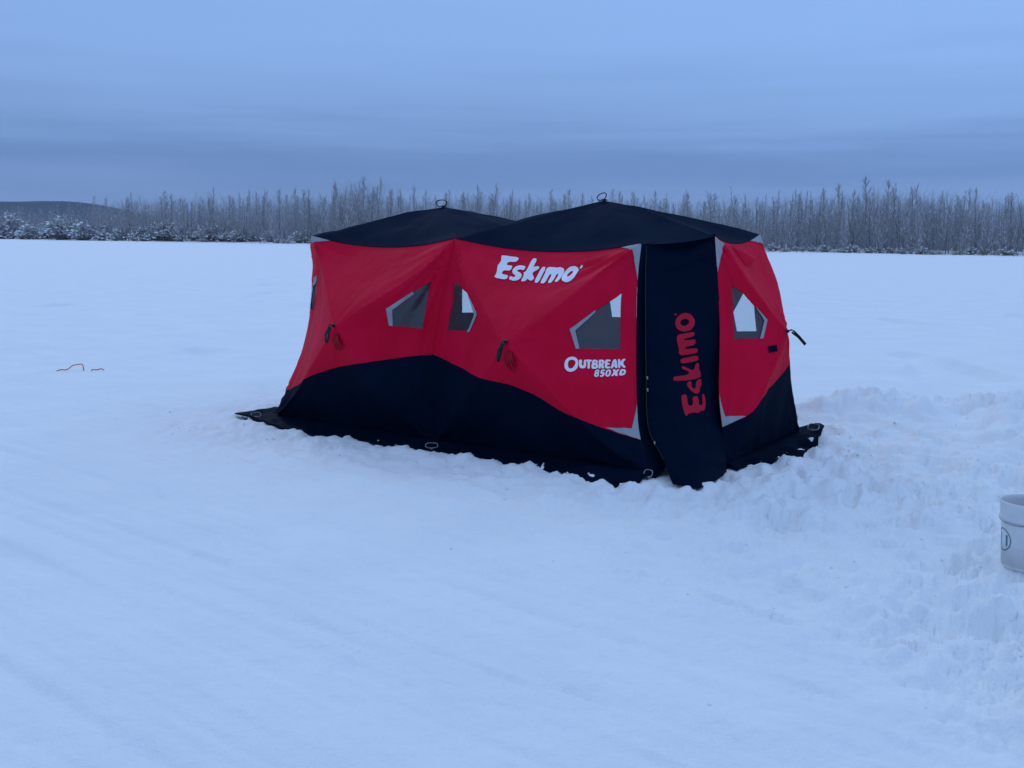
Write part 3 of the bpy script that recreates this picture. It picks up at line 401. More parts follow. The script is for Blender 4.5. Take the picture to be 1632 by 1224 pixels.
class ST:
    def __init__(s): s.a = []; s.b = []; s.r = []; s.q = []
    def add(s, pts, rad):
        for p, q, r0, r1 in zip(pts, pts[1:], rad, rad[1:]): s.a.append(tuple(p)); s.b.append(tuple(q)); s.r.append(r0); s.q.append(r1)
    def mesh(s, name, mat): return np_mesh(name, *sticks(s.a, s.b, np.array(s.r), np.array(s.q)), mat)
def blob(mb, c, rx, rz, R):
    """rough flattened lump of snow"""
    b0 = len(mb.V); n = 7; rings = [(-.75, .55), (-.15, 1.0), (.45, .82), (.85, .40)]
    for z, r in rings:
        for k in range(n):
            a = 2 * math.pi * k / n + R.uniform(-.2, .2); q = r * R.uniform(.75, 1.2)
            mb.V.append(Vector((c[0] + math.cos(a) * rx * q, c[1] + math.sin(a) * rx * q, c[2] + z * rz * R.uniform(.8, 1.2))))
    mb.V.append(Vector((c[0], c[1], c[2] + rz)))
    for i in range(3):
        for k in range(n):
            l = (k + 1) % n; mb.F.append((b0 + i * n + k, b0 + i * n + l, b0 + (i + 1) * n + l, b0 + (i + 1) * n + k))
    for k in range(n): mb.F.append((b0 + 3 * n + k, b0 + 3 * n + (k + 1) % n, b0 + 4 * n))
    mb.F.append(tuple(b0 + k for k in range(n))[::-1])
def bush_meshes(seed, R0, H, ns=120):
    R = random.Random(seed); br, sn, sb = ST(), ST(), MB(); UP = Vector((0, 0, 1))
    for i in range(ns):
        az = R.uniform(0, 2 * math.pi); rr = R0 * R.uniform(.10, 1.0); hh = H * R.uniform(.50, 1.08) * math.sqrt(max(.15, 1 - (rr / R0) ** 2 * .75))
        b0 = Vector((math.cos(az) * R0 * .25 * R.random(), math.sin(az) * R0 * .25 * R.random(), -.2))
        tip = Vector((math.cos(az) * rr, math.sin(az) * rr, hh * R.uniform(.45, .95))); mid = b0.lerp(tip, .55); mid.z = hh * 1.02
        pts = [(b0 * (1 - q) ** 2 + mid * 2 * q * (1 - q) + tip * q * q) for q in (0, .2, .4, .6, .8, 1)]
        br.add(pts, [.040, .032, .024, .018, .013, .007])
        for j in range(15):
            q = R.uniform(.15, 1) * 5; k = min(int(q), 4); a0 = pts[k].lerp(pts[k + 1], q - k)
            d = Vector((R.uniform(-1, 1), R.uniform(-1, 1), R.uniform(-.35, 1.0))).normalized() * R.uniform(.25, .8) * (H / 4)
            br.add([a0, a0 + d], [.013, .006])
            if R.random() < .36: sn.add([a0 + UP * .03, a0 + d * .8 + UP * .03], [.022, .032 * R.uniform(.6, 1.5)])
        if R.random() < .85: k = R.randint(2, 4); sn.add([p + UP * .04 for p in pts[k:k + 2]], [.05 * R.uniform(.5, 1.5), .05 * R.uniform(.5, 1.5)])
    nb = int(ns * .20)
    for i in range(nb):
        az = R.uniform(0, 2 * math.pi); q = math.sqrt(R.random()); rr = R0 * q; z = H * math.sqrt(max(.05, 1 - q * q)) * R.uniform(.55, .98)
        blob(sb, (math.cos(az) * rr, math.sin(az) * rr, z), R.uniform(.12, .46) * (H / 4) ** .5, R.uniform(.07, .17), R)
    V1, F1 = sticks(sn.a, sn.b, np.array(sn.r), np.array(sn.q)); F = [tuple(f) for f in F1.tolist()] + [tuple(len(V1) + k for k in f) for f in sb.F]
    return br.mesh('branches', M['brush']), mesh_of('snow_cap', list(V1) + [tuple(v) for v in sb.V], F, [M['tree_snow']])
TREE = [tree_meshes(100 + k, 9.0, (1, 1, 2, 1, 5, 1, 2, 1, 4, 2)[k], (.20, .24, .22, .17, .22, .26, .2, .15, .22, .25)[k]) for k in range(10)]
BUSH = [bush_meshes(200 + k, (3.2, 2.6, 2.2, 3.8, 2.0)[k], (3.6, 3.0, 2.4, 4.4, 1.9)[k]) for k in range(5)]
def px_of(x, y): return 816 + 1785 * x / y                    # rough column in the photograph, only for sorting heights
TOPS = [(-400, 8.5), (0, 8.6), (60, 7.6), (150, 8.3), (240, 9.2), (330, 9.4), (420, 9.6), (520, 10.0), (565, 12.2), (610, 10.8), (650, 9.0), (700, 8.6), (765, 10.0), (830, 8.4), (900, 8.6), (1000, 8.2), (1100, 7.9), (1200, 7.9), (1300, 8.3), (1400, 9.0), (1470, 8.6), (1530, 7.9), (1632, 7.3), (2200, 7.4)]
def top_h(px):
    for (a, ha), (b_, hb) in zip(TOPS, TOPS[1:]):
        if a <= px <= b_: return ha + (hb - ha) * (px - a) / (b_ - a)
    return 8
def region(px): return 0 if px < 495 else (1 if px < 1215 else 2)
TREG = [(170, 'bare grey tree standing before the blue hill at the far left'), (340, 'bare grey tree between the blue hill and the dense wood left of the tent'), (495, 'bare grey tree in the dense wood just left of the tent roof'), (610, 'bare tree rising above the left slope of the left tent roof'), (700, 'bare tree showing just left of the left roof peak'), (860, 'bare tree showing between the two tent roof peaks'), (1050, 'bare tree showing close behind the right roof peak'), (1215, 'bare tree rising above the right slope of the right tent roof'), (1330, 'bare grey tree in the wood just right of the tent'), (1470, 'bare grey tree in the tallest stretch of the wood right of the tent'), (1550, 'bare grey tree between the tallest right-hand trees and the photo edge'), (9999, 'bare grey tree in the wood at the far right end')]
def tree_label(px):
    for lim, l in TREG:
        if px < lim: return l
def shore_pt(t, back): p = S0 + (S1 - S0) * t + SN * back; return p
nt_ = 0
LEN = np.linalg.norm(S1 - S0)
for row, (back, cnt, hs) in enumerate(((3.2, 74, .84), (7.5, 80, .95), (13, 78, 1.0), (20, 64, 1.06))):
    for i in range(cnt):
        # even spacing in view: the line recedes to the left
        q = (i + RNG.uniform(.1, .9)) / cnt; px = -100 + 1840 * q
        # intersect the column with the row line
        tanx = (px - 816) / 1785.; base = S0 + SN * (back + RNG.uniform(-2.5, 2.5))
        tt = (tanx * base[1] - base[0]) / (SD[0] - tanx * SD[1]); p = base + SD * tt
        if px < 200 and row < 2 and RNG.random() < .25: continue
        if 20 < px < 72 and RNG.random() < .5: continue
        h = top_h(px) * hs * RNG.uniform(.76, 1.0) * (.92 if px < 60 else 1)
        if RNG.random() < .06: h *= 1.06
        v = RNG.randrange(10); s = h / 9.0
        o = empty('bare_tree', (p[0], p[1], gz(p[0], p[1]) - .1), RNG.uniform(0, 6.28)); w = s * RNG.uniform(1.0, 1.45); o.scale = (w, w, s)
        for nm, me in zip(('trunk', 'crown', 'branch_snow'), TREE[v]):
            c_ = link(nm, me, o)
            if nm == 'branch_snow': c_['kind'] = 'stuff'
        l_ = tree_label(px); tag(o, l_, 'tree', l_.replace('tree', 'trees', 1)); nt_ += 1
        if 552 < px < 582 and row == 3 and 'tall_done' not in globals():
            tall_done = True; tag(o, 'tallest bare tree of the shoreline wood, in the dense clump above the left tent roof', 'tree'); o.scale = (s * 1.5, s * 1.5, 11.6 / 9.0)
# bushes in front of the wood
BREG = [(40, 'snow laden bush at the far left end of the shore'), (90, 'snow laden bush on the shore to the left of the largest snowy bush'), (170, 'snow laden bush close beside the largest snowy bush'), (260, 'snow laden bush on the left shore a little right of the largest snowy bush'), (350, 'snow laden bush midway between the largest snowy bush and the tent'), (430, 'low snowy bush on the shore some way left of the tent roof'), (497, 'low snowy bush on the shore just left of the tent roof corner'), (1215, 'snow laden bush on the far shore hidden close behind the tent'), (1330, 'low snow covered bush at the foot of the trees just right of the tent'), (1480, 'low snow covered bush at the foot of the tallest right-hand trees'), (9999, 'low snow covered bush at the far right end of the shore')]
def bush_label(px):
    for lim, l in BREG:
        if px < lim: return l
def put_bush(px, back, v, s, label=None, group=None):
    tanx = (px - 816) / 1785.; base = S0 + SN * back; tt = (tanx * base[1] - base[0]) / (SD[0] - tanx * SD[1]); p = base + SD * tt
    o = empty('snowy_bush', (p[0], p[1], gz(p[0], p[1]) - .12), RNG.uniform(0, 6.28)); o.scale = (s, s, s)
    for nm, me in zip(('branches', 'snow_cap'), BUSH[v]):
        c_ = link(nm, me, o)
        if nm == 'snow_cap': c_['kind'] = 'stuff'
    l_ = bush_label(px); tag(o, label or l_, 'bush', None if label else l_.replace('bush', 'bushes', 1))
put_bush(103, 1.2, 3, 1.22, 'large round bush with a bright snow dome, biggest on the left shore')
put_bush(137, .6, 0, 1.10, 'rounded bush hung with snow just right of the largest snowy bush')
put_bush(4, 1.0, 0, 1.05, 'bushy snow laden shrub cut by the left edge of the picture')
put_bush(52, .6, 0, .95, 'wide low bush with snow caps just left of the largest snowy bush')
for i in range(46):
    px = -40 + 560 * (i + RNG.random()) / 46; fade = 1 - .45 * sstep(150, 420, px)
    if RNG.random() < .5: put_bush(px, RNG.uniform(3.0, 6.5), RNG.choice((0, 1, 3, 1)), RNG.uniform(.95, 1.4) * float(fade))
    else: put_bush(px, RNG.uniform(.3, 2.6), RNG.choice((1, 2, 4, 2)), RNG.uniform(.6, 1.0) * float(fade))
for i in range(12): put_bush(520 + 690 * (i + RNG.random()) / 12, RNG.uniform(.5, 3), RNG.choice((1, 2, 4)), RNG.uniform(.45, .75))
for i in range(26): put_bush(1216 + 440 * (i + RNG.random()) / 26, RNG.uniform(.6, 3.5), RNG.choice((4, 2, 4)), RNG.uniform(.28, .60))
# thicket further back: stems past counting
def thicket():
    R = random.Random(5); a, sn = ST(), ST()
    for i in range(21000):
        px = -170 + 1990 * R.random() ** 1.5; back = 3 + 42 * R.random() ** 1.3; tanx = (px - 816) / 1785.; base = S0 + SN * back
        tt = (tanx * base[1] - base[0]) / (SD[0] - tanx * SD[1]); p = base + SD * tt
        if px < 150 and R.random() < .6: continue
        h = top_h(px) * R.uniform(.25, .86); z0 = .4; lx, ly = R.uniform(-.10, .10) * h, R.uniform(-.10, .10) * h
        P = lambda q: (p[0] + lx * q, p[1] + ly * q, z0 + h * q)
        a.add([P(0), P(1)], [.026, .006])
        for j in range(9):
            q = R.uniform(.10, .97); az = R.uniform(0, 6.28); l = h * R.uniform(.05, .15); u = P(q); w = (u[0] + math.cos(az) * l, u[1] + math.sin(az) * l, u[2] + R.uniform(.6, 1.9) * l)
            a.add([u, w], [.010, .004])
            if R.random() < .30 * (1.15 - q): sn.add([(u[0], u[1], u[2] + .03), ((u[0] + w[0]) / 2, (u[1] + w[1]) / 2, (u[2] + w[2]) / 2 + .03)], [.024, .020])
    tag(link('far_thicket', a.mesh('far_thicket', M['twig'])), 'dense mass of bare saplings filling the wood behind the shoreline trees', 'thicket', kind='stuff')
    tag(link('thicket_snow', sn.mesh('thicket_snow', M['tree_snow'])), 'snow clinging to the saplings inside the far wood', 'snow', kind='stuff')
    g = ST(); PS = []
    for i in range(420):
        px = R.uniform(-60, 1700); back = R.uniform(-4.5, 1.0) if R.random() < .8 else R.uniform(-8, 0); tanx = (px - 816) / 1785.; base = S0 + SN * back
        tt = (tanx * base[1] - base[0]) / (SD[0] - tanx * SD[1]); PS.append(base + SD * tt)
    PS = np.array(PS); ZS = ground_z(PS[:, 0], PS[:, 1]) - .05
    for p, z in zip(PS, ZS):
        for j in range(R.randint(2, 5)):
            x, y = p[0] + R.uniform(-.5, .5), p[1] + R.uniform(-.5, .5); h = R.uniform(.25, .9)
            g.add([(x, y, z), (x + R.uniform(-.2, .2), y, z + h * .6), (x + R.uniform(-.4, .4), y, z + h)], [.014, .011, .005])
    tag(link('shore_grass', g.mesh('shore_grass', M['grass'])), 'thin dry stalks poking from the snow along the far shore', 'grass', kind='stuff')
thicket()

# ------------------------------------------------------------------ tent
tent = empty('ice_shelter', tuple(np.append(CEN[:2], 0)))
TI = tent.location.copy()
def tl(name, me, parent=None):
    """link a tent part whose mesh is in world metres"""
    o = bpy.data.objects.new(name, me); COL.objects.link(o); me.transform(Matrix.Translation(-TI)); o.parent = parent or tent
    return o
tag(tent, 'large red and black double hub pop-up fishing tent standing on the snow', 'tent')
def panel_fn(name):
    q = PAN_[name]; C = [np.array(E_[k]) for k in q[:4]]; hub = KV[q[4]]; sd = abs(hash(name)) % 1 + {'rear': 1, 'front': 2, 'end': 3, 'back_front': 4, 'back_rear': 5, 'left': 6}[name]
    def fn(u, v, off=0.0):
        u = np.asarray(u, float); v = np.asarray(v, float)
        P = wall(C, hub, u, v); e = 6e-3
        ub, vb = np.clip(u - e, 0, 1), np.clip(v - e, 0, 1); uf, vf = np.clip(u + e, 0, 1), np.clip(v + e, 0, 1)
        nn = np.cross(wall(C, hub, uf, v) - wall(C, hub, ub, v), wall(C, hub, u, vf) - wall(C, hub, u, vb))
        nn /= np.linalg.norm(nn, axis=-1, keepdims=True) + 1e-12
        sgn = np.where(((P - CEN) * nn).sum(-1, keepdims=True) < 0, -1., 1.); nn = nn * sgn
        edge = np.minimum(np.minimum(u, 1 - u), np.minimum(v, 1 - v)); ed = sstep(0, .06, edge)
        w = .016 * fbm(u * 4, v * 3, 300 + sd, 4) * ed
        # strain wrinkles fanning from corners and hub
        for (cu, cv, am, rg, fr) in ((0, 1, .024, .34, 26), (1, 1, .028, .40, 30), (0, 0, .024, .34, 22), (1, 0, .024, .34, 22), (.5, .56, .012, .15, 18)):
            du, dv = (u - cu) * 1.5, v - cv; r = np.hypot(du, dv) + 1e-6; a = np.arctan2(dv, du)
            w = w + am * np.exp(-(r / rg) ** 2) * sstep(0, .10, r) * vnoise(a * fr / 2, r * 2.2, 330 + sd) * 2 * ed
        # slack folds low on the wall
        w = w + .024 * fbm(u * 7, v * 2.2 + u * 3, 360 + sd, 3) * ed * (1 - sstep(.12, .42, v))
        # cloth pulled in a little between the poles
        gg = np.minimum(np.minimum(u, 1 - u) * 2, np.minimum(v / .56, (1 - v) / .44))
        dd = np.abs(np.minimum(u, 1 - u) * 2 - np.minimum(v / .56, (1 - v) / .44))
        w = w - .030 * np.clip(gg * 2.2, 0, 1) * (1 - np.clip(gg, 0, 1)) * sstep(0, .5, dd)
        return P + nn * (w + off)[..., None]
    return fn
FN = {k: panel_fn(k) for k in PAN_}
def door_fn():
    B, Tp, Le, Ri = [np.array(c) for c in DOOR_]
    def fn(u, v, off=0.0):
        u = np.asarray(u, float); v = np.asarray(v, float); P = coons(B, Tp, Le, Ri, u, v)
        out = np.array([.22, -.97, .05]); ed = sstep(0, .10, np.minimum(u, 1 - u)) * sstep(0, .04, 1 - v)
        w = .034 * fbm(u * 2.2 + v * 2, v * 6 - u * 1.5, 401, 4) * ed
        low = 1 - sstep(.12, .34, v)
        w = w + low * ed * (.055 * np.abs(vnoise(v * 13 + u * 2.4, u * 1.3, 409)) + .03 * np.sin(u * 3.14))
        # diagonal fold near the hem on the right, loose swags under the top
        w = w + .05 * np.exp(-((v - (.30 - .24 * u)) / .035) ** 2) * sstep(.25, .6, u) * ed
        w = w + .030 * np.exp(-((v - (.84 + .10 * u)) / .022) ** 2) * ed + .022 * np.exp(-((v - (.90 + .05 * u)) / .02) ** 2) * ed
        w = w - .04 * np.sin(math.pi * u) * sstep(.35, .7, v)
        return P + out * (w + off)[..., None]
    return fn
DFN = door_fn()
def inpoly(P, poly):
    x, y = P[:, 0], P[:, 1]; ins = np.zeros(len(P), bool); q = np.asarray(poly)
    for i in range(len(q)):
        a, b_ = q[i], q[(i + 1) % len(q)]
        ins ^= ((a[1] > y) != (b_[1] > y)) & (x < (b_[0] - a[0]) * (y - a[1]) / (b_[1] - a[1] + 1e-15) + a[0])
    return ins
def dens(poly, step):
    out = []
    for i in range(len(poly)):
        a, b_ = np.array(poly[i], float), np.array(poly[(i + 1) % len(poly)], float); n = max(1, int(np.linalg.norm(b_ - a) / step))
        out += [tuple(a + (b_ - a) * k / n) for k in range(n)]
    return out
def cloth(name, fn, poly, holes, mat, off=0.0, step=.022, folds=True, parent=None):
    pts = []; edges = []
    for lp in [poly] + list(holes):
        d_ = dens(lp, step); b0 = len(pts); pts += d_; edges += [(b0 + k, b0 + (k + 1) % len(d_)) for k in range(len(d_))]
    q = np.array(poly); lo, hi = q.min(0), q.max(0)
    ex = []
    gx = np.arange(lo[0] + step * .5, hi[0], step); gy = np.arange(lo[1] + step * .5, hi[1], step)
    if len(gx) and len(gy):
        A, B_ = np.meshgrid(gx, gy); B_ = B_ + (np.arange(len(gx)) % 2) * step * .5; ex.append(np.stack([A, B_], -1).reshape(-1, 2))
    if folds:
        tt = np.linspace(.01, .995, 110)[:, None]
        for c_ in ((0, 0), (1, 0), (0, 1), (1, 1)): ex.append(np.array(c_) * (1 - tt) + np.array((.5, .56)) * tt)
    if ex:
        ex = np.vstack(ex); k = inpoly(ex, poly)
        for h_ in holes: k &= ~inpoly(ex, h_)
        bp = np.array(pts); ex = ex[k]
        if len(ex):
            dm = np.full(len(ex), 1e9)
            for b_ in bp: dm = np.minimum(dm, ((ex - b_) ** 2).sum(1))
            ex = ex[dm > (step * .30) ** 2]; pts += [tuple(e) for e in ex]
    r = delaunay_2d_cdt([Vector(p) for p in pts], edges, [], 0, 1e-7)
    V2 = np.array([tuple(v) for v in r[0]]); F = np.array([f for f in r[2]])
    cen = V2[F].mean(1); k = inpoly(cen, poly)
    for h_ in holes: k &= ~inpoly(cen, h_)
    F = F[k]; V3 = fn(np.clip(V2[:, 0], 0, 1), np.clip(V2[:, 1], 0, 1), off)
    # face outward
    nn = np.cross(V3[F[:, 1]] - V3[F[:, 0]], V3[F[:, 2]] - V3[F[:, 0]]); ce = V3[F].mean(1)
    if ((ce - CEN) * nn).sum() < 0: F = F[:, ::-1]
    used = np.unique(F); mp_ = -np.ones(len(V3), int); mp_[used] = np.arange(len(used))
    return tl(name, mesh_of(name, V3[used], mp_[F].tolist(), [mat] if not isinstance(mat, (list, tuple)) else mat), parent)
CUT = {k: [list(map(float, p)) for p in v] for k, v in CUT_.items()}
CUT['rear'][0] = [0., CUT['rear'][0][1]]
CUT['end'][0][0] = 0.; CUT['end'][-1] = [1., .30]; CUT['end'].insert(-1, [.62, .40])
CUT['left'] = [[0., .28], [.3, .33], [.5, .37], [.75, .30], [1., CUT['rear'][0][1]]]
CUT['back_front'] = [[0., .30], [.4, .38], [1., .42]]; CUT['back_rear'] = [[0., .42], [.5, .38], [1., .28]]
WIN = {k: (n, q) for k, (n, q) in WIN_.items()}
WIN['w8'] = ('left', [[.935, .80], [.93, .60], [.78, .60], [.72, .68], [.83, .76]])
PNAME = {}
for n in PAN_:
    fn = FN[n]; c_ = CUT[n]; holes = [q for (nn, q) in WIN.values() if nn == n]
    red = c_ + [[1., 1.], [0., 1.]]; blk = [[0., 0.], [1., 0.]] + c_[::-1]
    fine = .013 if n in ('rear', 'front', 'end') else .03
    PNAME[n] = cloth('wall_panel', fn, red, holes, M['red'], 0, fine); PNAME[n]['label'] = 'red wall fabric pushed out by its hub'
    k_ = cloth('lower_panel', fn, blk, [], M['black'], 0, fine * 1.2); k_['label'] = 'black lower wall fabric'
for k, (n, q) in WIN.items():
    w = cloth('window', FN[n], q, [], M['vinyl'], -.006, .013, True, PNAME[n]); w['label'] = 'clear vinyl window'
    # folded dark hem round the opening
    P = FN[n](*np.array(dens(q, .02)).T, -.004); mb = MB(); mb.tube([Vector(p) for p in P], .0045, 5, False, True); tl('window_hem', mb.mesh('window_hem', [M['black' if k in ('w5', 'w6', 'w7') else 'red']]), PNAME[n])
for k, (n, q) in TRIM_.items():
    o = cloth('window_trim', FN[n], q, [], M['grey'], .005, .013, True, PNAME[n]); o['label'] = 'light grey trim on the window edge'
o = cloth('window_trim', FN['left'], [[.72, .68], [.83, .76], [.935, .80], [.92, .765], [.80, .69], [.83, .60], [.78, .60]], [], M['grey'], .003, .02, True, PNAME['left'])
for n, q in PATCH_: o = cloth('corner_patch', FN[n], q, [], M['grey'], .006, .013); o['label'] = 'grey reinforcement patch'
def letters(name, fn, data, mat, label, parent, step):
    # one print per word
    V = []; F = []
    obs = [cloth(name, fn, a, h_, mat, .005, step, False, parent) for a, h_ in data]
    o = obs[0]
    bm = bmesh.new()
    for x in obs: bm.from_mesh(x.data)
    bm.to_mesh(o.data); bm.free()
    for x in obs[1:]: bpy.data.objects.remove(x)
    o['label'] = label
letters('lettering', FN['front'], ESK_, M['white_print'], 'large white slanted brand lettering', PNAME['front'], .012)
letters('lettering', FN['front'], OUTB_, M['white_print'], 'small white capital lettering under the window', PNAME['front'], .008)
letters('lettering', FN['front'], XD_, M['white_print'], 'smallest white lettering, a number with two letters', PNAME['front'], .008)
# roofs
def roof(name, curves, apex):
    ring = [];
    for c_ in curves:
        c_ = np.array(c_); n = 26; ring.append(cat(c_, np.linspace(0, 1, n, endpoint=False)))
    R_ = np.vstack(ring); m_ = len(R_); rs = np.linspace(0, 1, 22)[1:]
    V = [apex]; 
    for r in rs:
        P = apex + (R_ - apex) * r
        ang = np.arctan2(R_[:, 1] - apex[1], R_[:, 0] - apex[0])
        bul = .045 * r * (1 - r)
        w = .028 * fbm(P[:, 0] * 2.2, P[:, 1] * 2.2, 501, 4) * min(1, 6 * (1 - r)) * min(1, 5 * r) + .018 * vnoise(ang * 4, P[:, 0] * 0 + r * 2, 511) * 4 * r * (1 - r)
        P[:, 2] += bul + w; V += list(P)
    F = [(0, 1 + k, 1 + (k + 1) % m_) for k in range(m_)]
    for i in range(len(rs) - 1):
        for k in range(m_):
            l = (k + 1) % m_; a = 1 + i * m_; b_ = a + m_; F.append((a + k, b_ + k, b_ + l, a + l))
    o = tl(name, mesh_of(name, V, F, [M['roof']])); o['label'] = 'black roof fabric peaked over its hub'; return o
rev = lambda k: E_[k][::-1]
VAL = [[*((KV['TM'] * (1 - q) + KV['TMb'] * q) + np.array([0, 0, .05 * 4 * q * (1 - q)]))] for q in (0, .25, .5, .75, 1)]
rf = roof('roof_panel', [rev('tR'), rev('tL'), rev('tB2'), VAL[::-1]], KV['AR'])
ff = roof('roof_panel', [E_['tF'], E_['tD'], E_['tE'], E_['tB'], VAL[::-1]], KV['AF'])
# seams
def seam(pts, r, mat, parent):
    mb = MB(); mb.tube([Vector(p) for p in pts], r, 5); return tl('seam', mb.mesh('seam', [mat]), parent)
tt = np.linspace(.02, .995, 60)
seam(FN['front'](0 * tt, np.linspace(.505, .995, 60), .001), .003, M['cordred'], PNAME['front']); seam(FN['front'](0 * tt, np.linspace(.02, .50, 60), .001), .003, M['black'], PNAME['front'])
for n in ('rear', 'front', 'end'): seam(FN[n](np.linspace(.005, .995, 60), 1 + 0 * tt, .002), .0045, M['roof'], rf if n == 'rear' else ff)
# door
q_ = [[0, 0], [1, 0], [1, 1], [0, 1]]
door = cloth('door', DFN, q_, [], M['black'], 0, .02, False); door['label'] = 'black fabric corner door with red vertical lettering'
letters('lettering', DFN, DOORL_, M['red_print'], 'red brand lettering running up the door', door, .012)
def jfn(u, v, off=0.0):
    a = cat(np.array(E_['eDL']), np.asarray(v, float)); b_ = cat(np.array(JAMB_), np.asarray(v, float)); U = np.asarray(u, float)[..., None]
    return a * (1 - U) + b_ * U + np.array([.1, -.95, 0]) * (off + .004)
jb = cloth('door_frame', jfn, q_, [], M['black'], 0, .05, False)
zp = DFN(0 * tt + .004, np.linspace(.16, .985, 60), .004); zo = seam(zp, .004, M['strap'], door); zo.name = 'zipper'
for v_ in (.50, .465, .27):
    c_ = DFN(np.array(.012), np.array(v_), .012); mb = MB(); mb.tube([Vector(c_), Vector(c_) + Vector((.004, -.002, -.022))], [.006, .004], 6); tl('zipper_pull', mb.mesh('zipper_pull', [M['grey']]), door)
# hub straps, roof loops
def strap_loop(base, out, side, length, width=.019):
    b0 = Vector(base); o_ = Vector(out).normalized(); dn = Vector((0, 0, -1)); mb = MB(); L = length
    pts = [b0 - o_ * .01, b0 + o_ * .035 + Vector((0, 0, .012)), b0 + o_ * .05 + dn * L * .18, b0 + o_ * .058 + dn * L * .5 + Vector(side) * .02, b0 + o_ * .050 + dn * L * .85 + Vector(side) * .03, b0 + o_ * .040 + dn * L + Vector(side) * .032, b0 + o_ * .028 + dn * L * .82 + Vector(side) * .028, b0 + o_ * .03 + dn * L * .4 + Vector(side) * .012, b0 + o_ * .02 + dn * .01]
    mb.ribbon(pts, (o_.cross(dn)), width, .004); mb.tube([b0 - o_ * .012, b0 + o_ * .008], [.016, .010], 10)
    return mb
A2 = np.array([*((KV['BLf'] - KV['BM'])[:2] / np.linalg.norm((KV['BLf'] - KV['BM'])[:2])), 0]); Bo = np.array([A2[1], -A2[0], 0])
if Bo[1] > 0: Bo = -Bo
for key, n in (('HR', 'rear'), ('HF', 'front')):
    o = tl('hub_strap', strap_loop(KV[key] + Bo * .004, Bo, A2 * 1.0, .135).mesh('hub_strap', [M['strap']]), PNAME[n]); o['label'] = 'black webbing pull loop on the hub'
mb = MB(); b0 = Vector(KV['HE']); dd = Vector(-A2)
mb.ribbon([b0 - dd * .01, b0 + dd * .03 + Vector((0, 0, .012)), b0 + dd * .05, b0 + dd * .09 + Vector((0, 0, -.035)), b0 + dd * .14 + Vector((0, 0, -.085)), b0 + dd * .135 + Vector((0, 0, -.092)), b0 + dd * .08 + Vector((0, 0, -.038)), b0 + dd * .03 + Vector((0, 0, -.006))], (.3, -.9, .25), .018, .005); mb.tube([b0 - dd * .012, b0 + dd * .008], [.016, .010], 10)
o = tl('hub_strap', mb.mesh('hub_strap', [M['strap']]), PNAME['end']); o['label'] = 'black webbing pull loop sticking out of the hub'
def roof_loop(ap, rx, rz, parent, tilt):
    mb = MB(); c_ = Vector(ap) + Vector((-.02, 0, rz * .86)); n = 18
    pts = [c_ + Vector((math.cos(2 * math.pi * k / n) * rx, .02 * math.sin(2 * math.pi * k / n), math.sin(2 * math.pi * k / n) * rz * (1 + .18 * math.cos(2 * math.pi * k / n + 1)) + tilt * math.cos(2 * math.pi * k / n) * rx)) for k in range(n + 1)]
    mb.ribbon(pts, (.15, 1, 0), .020, .0065); mb.tube([Vector(ap) + Vector((0, 0, -.01)), Vector(ap) + Vector((0, 0, .004))], [.030, .018], 12)
    o = tl('roof_loop', mb.mesh('roof_loop', [M['strap']]), parent); o['label'] = 'black webbing loop on the roof peak'
roof_loop(KV['AR'] + np.array([0, 0, .01]), .046, .030, rf, .0); roof_loop(KV['AF'] + np.array([0, 0, .01]), .036, .028, ff, .35)
# red guy-line bundles hanging under the hubs
for (u_, v_), n in zip(POUCH_, ('rear', 'front')):
    c_ = Vector(FN[n](np.array(u_), np.array(v_), .012)); R = random.Random(3 + len(n)); mb = MB()
    for k in range(6):
        dx = Vector(A2) * (-.035 + .014 * k); L = R.uniform(.10, .15)
        mb.tube([c_ + dx * .35, c_ + dx * .8 + Vector((0, 0, -L * .4)) + Vector(Bo) * .008, c_ + dx + Vector((0, 0, -L)) - Vector(Bo) * .035], [.006, .009, .004], 5)
    o = tl('guy_line', mb.mesh('guy_line', [M['cordred']]), PNAME[n]); o['label'] = 'bundled red guy line below the hub'
# vent hood on the end wall
def vent():
    fn = FN['end']; q = np.array(VENT_); cs = []
    tip = q[0]; a, b_ = q[2], q[4]; V = []; F = []; ns, na = 12, 9
    for i in range(ns + 1):
        s = i / ns; l = tip + (q[2] - tip) * s; r = tip + (q[4] - tip) * s
        for k in range(na):
            w_ = k / (na - 1); uv = l + (r - l) * w_; hgt = .042 * s ** .8 * math.sin(math.pi * w_)
            V.append(fn(np.array(uv[0]), np.array(uv[1]), .004 + hgt))
    for i in range(ns):
        for k in range(na - 1): F.append((i * na + k, i * na + k + 1, (i + 1) * na + k + 1, (i + 1) * na + k))
    o = tl('vent_hood', mesh_of('vent_hood', V, F, [M['red']]), PNAME['end']); o['label'] = 'red half-cone vent hood'
    V2 = V[-na:]; cc = sum(V2) / na
    mo = tl('vent_mouth_shade', mesh_of('vent_mouth_shade', [np.array(v) * .98 + cc * .02 - (cc - np.array(V[0])) * .03 for v in V2], [tuple(range(na))], [M['black']], False), o)  # black sheet across the mouth stands in for the shade inside the hood
vent()
o = cloth('tag', FN['end'], TAG_, [], M['black'], .004, .02, False, PNAME['end']); o['label'] = 'small black rectangular patch'
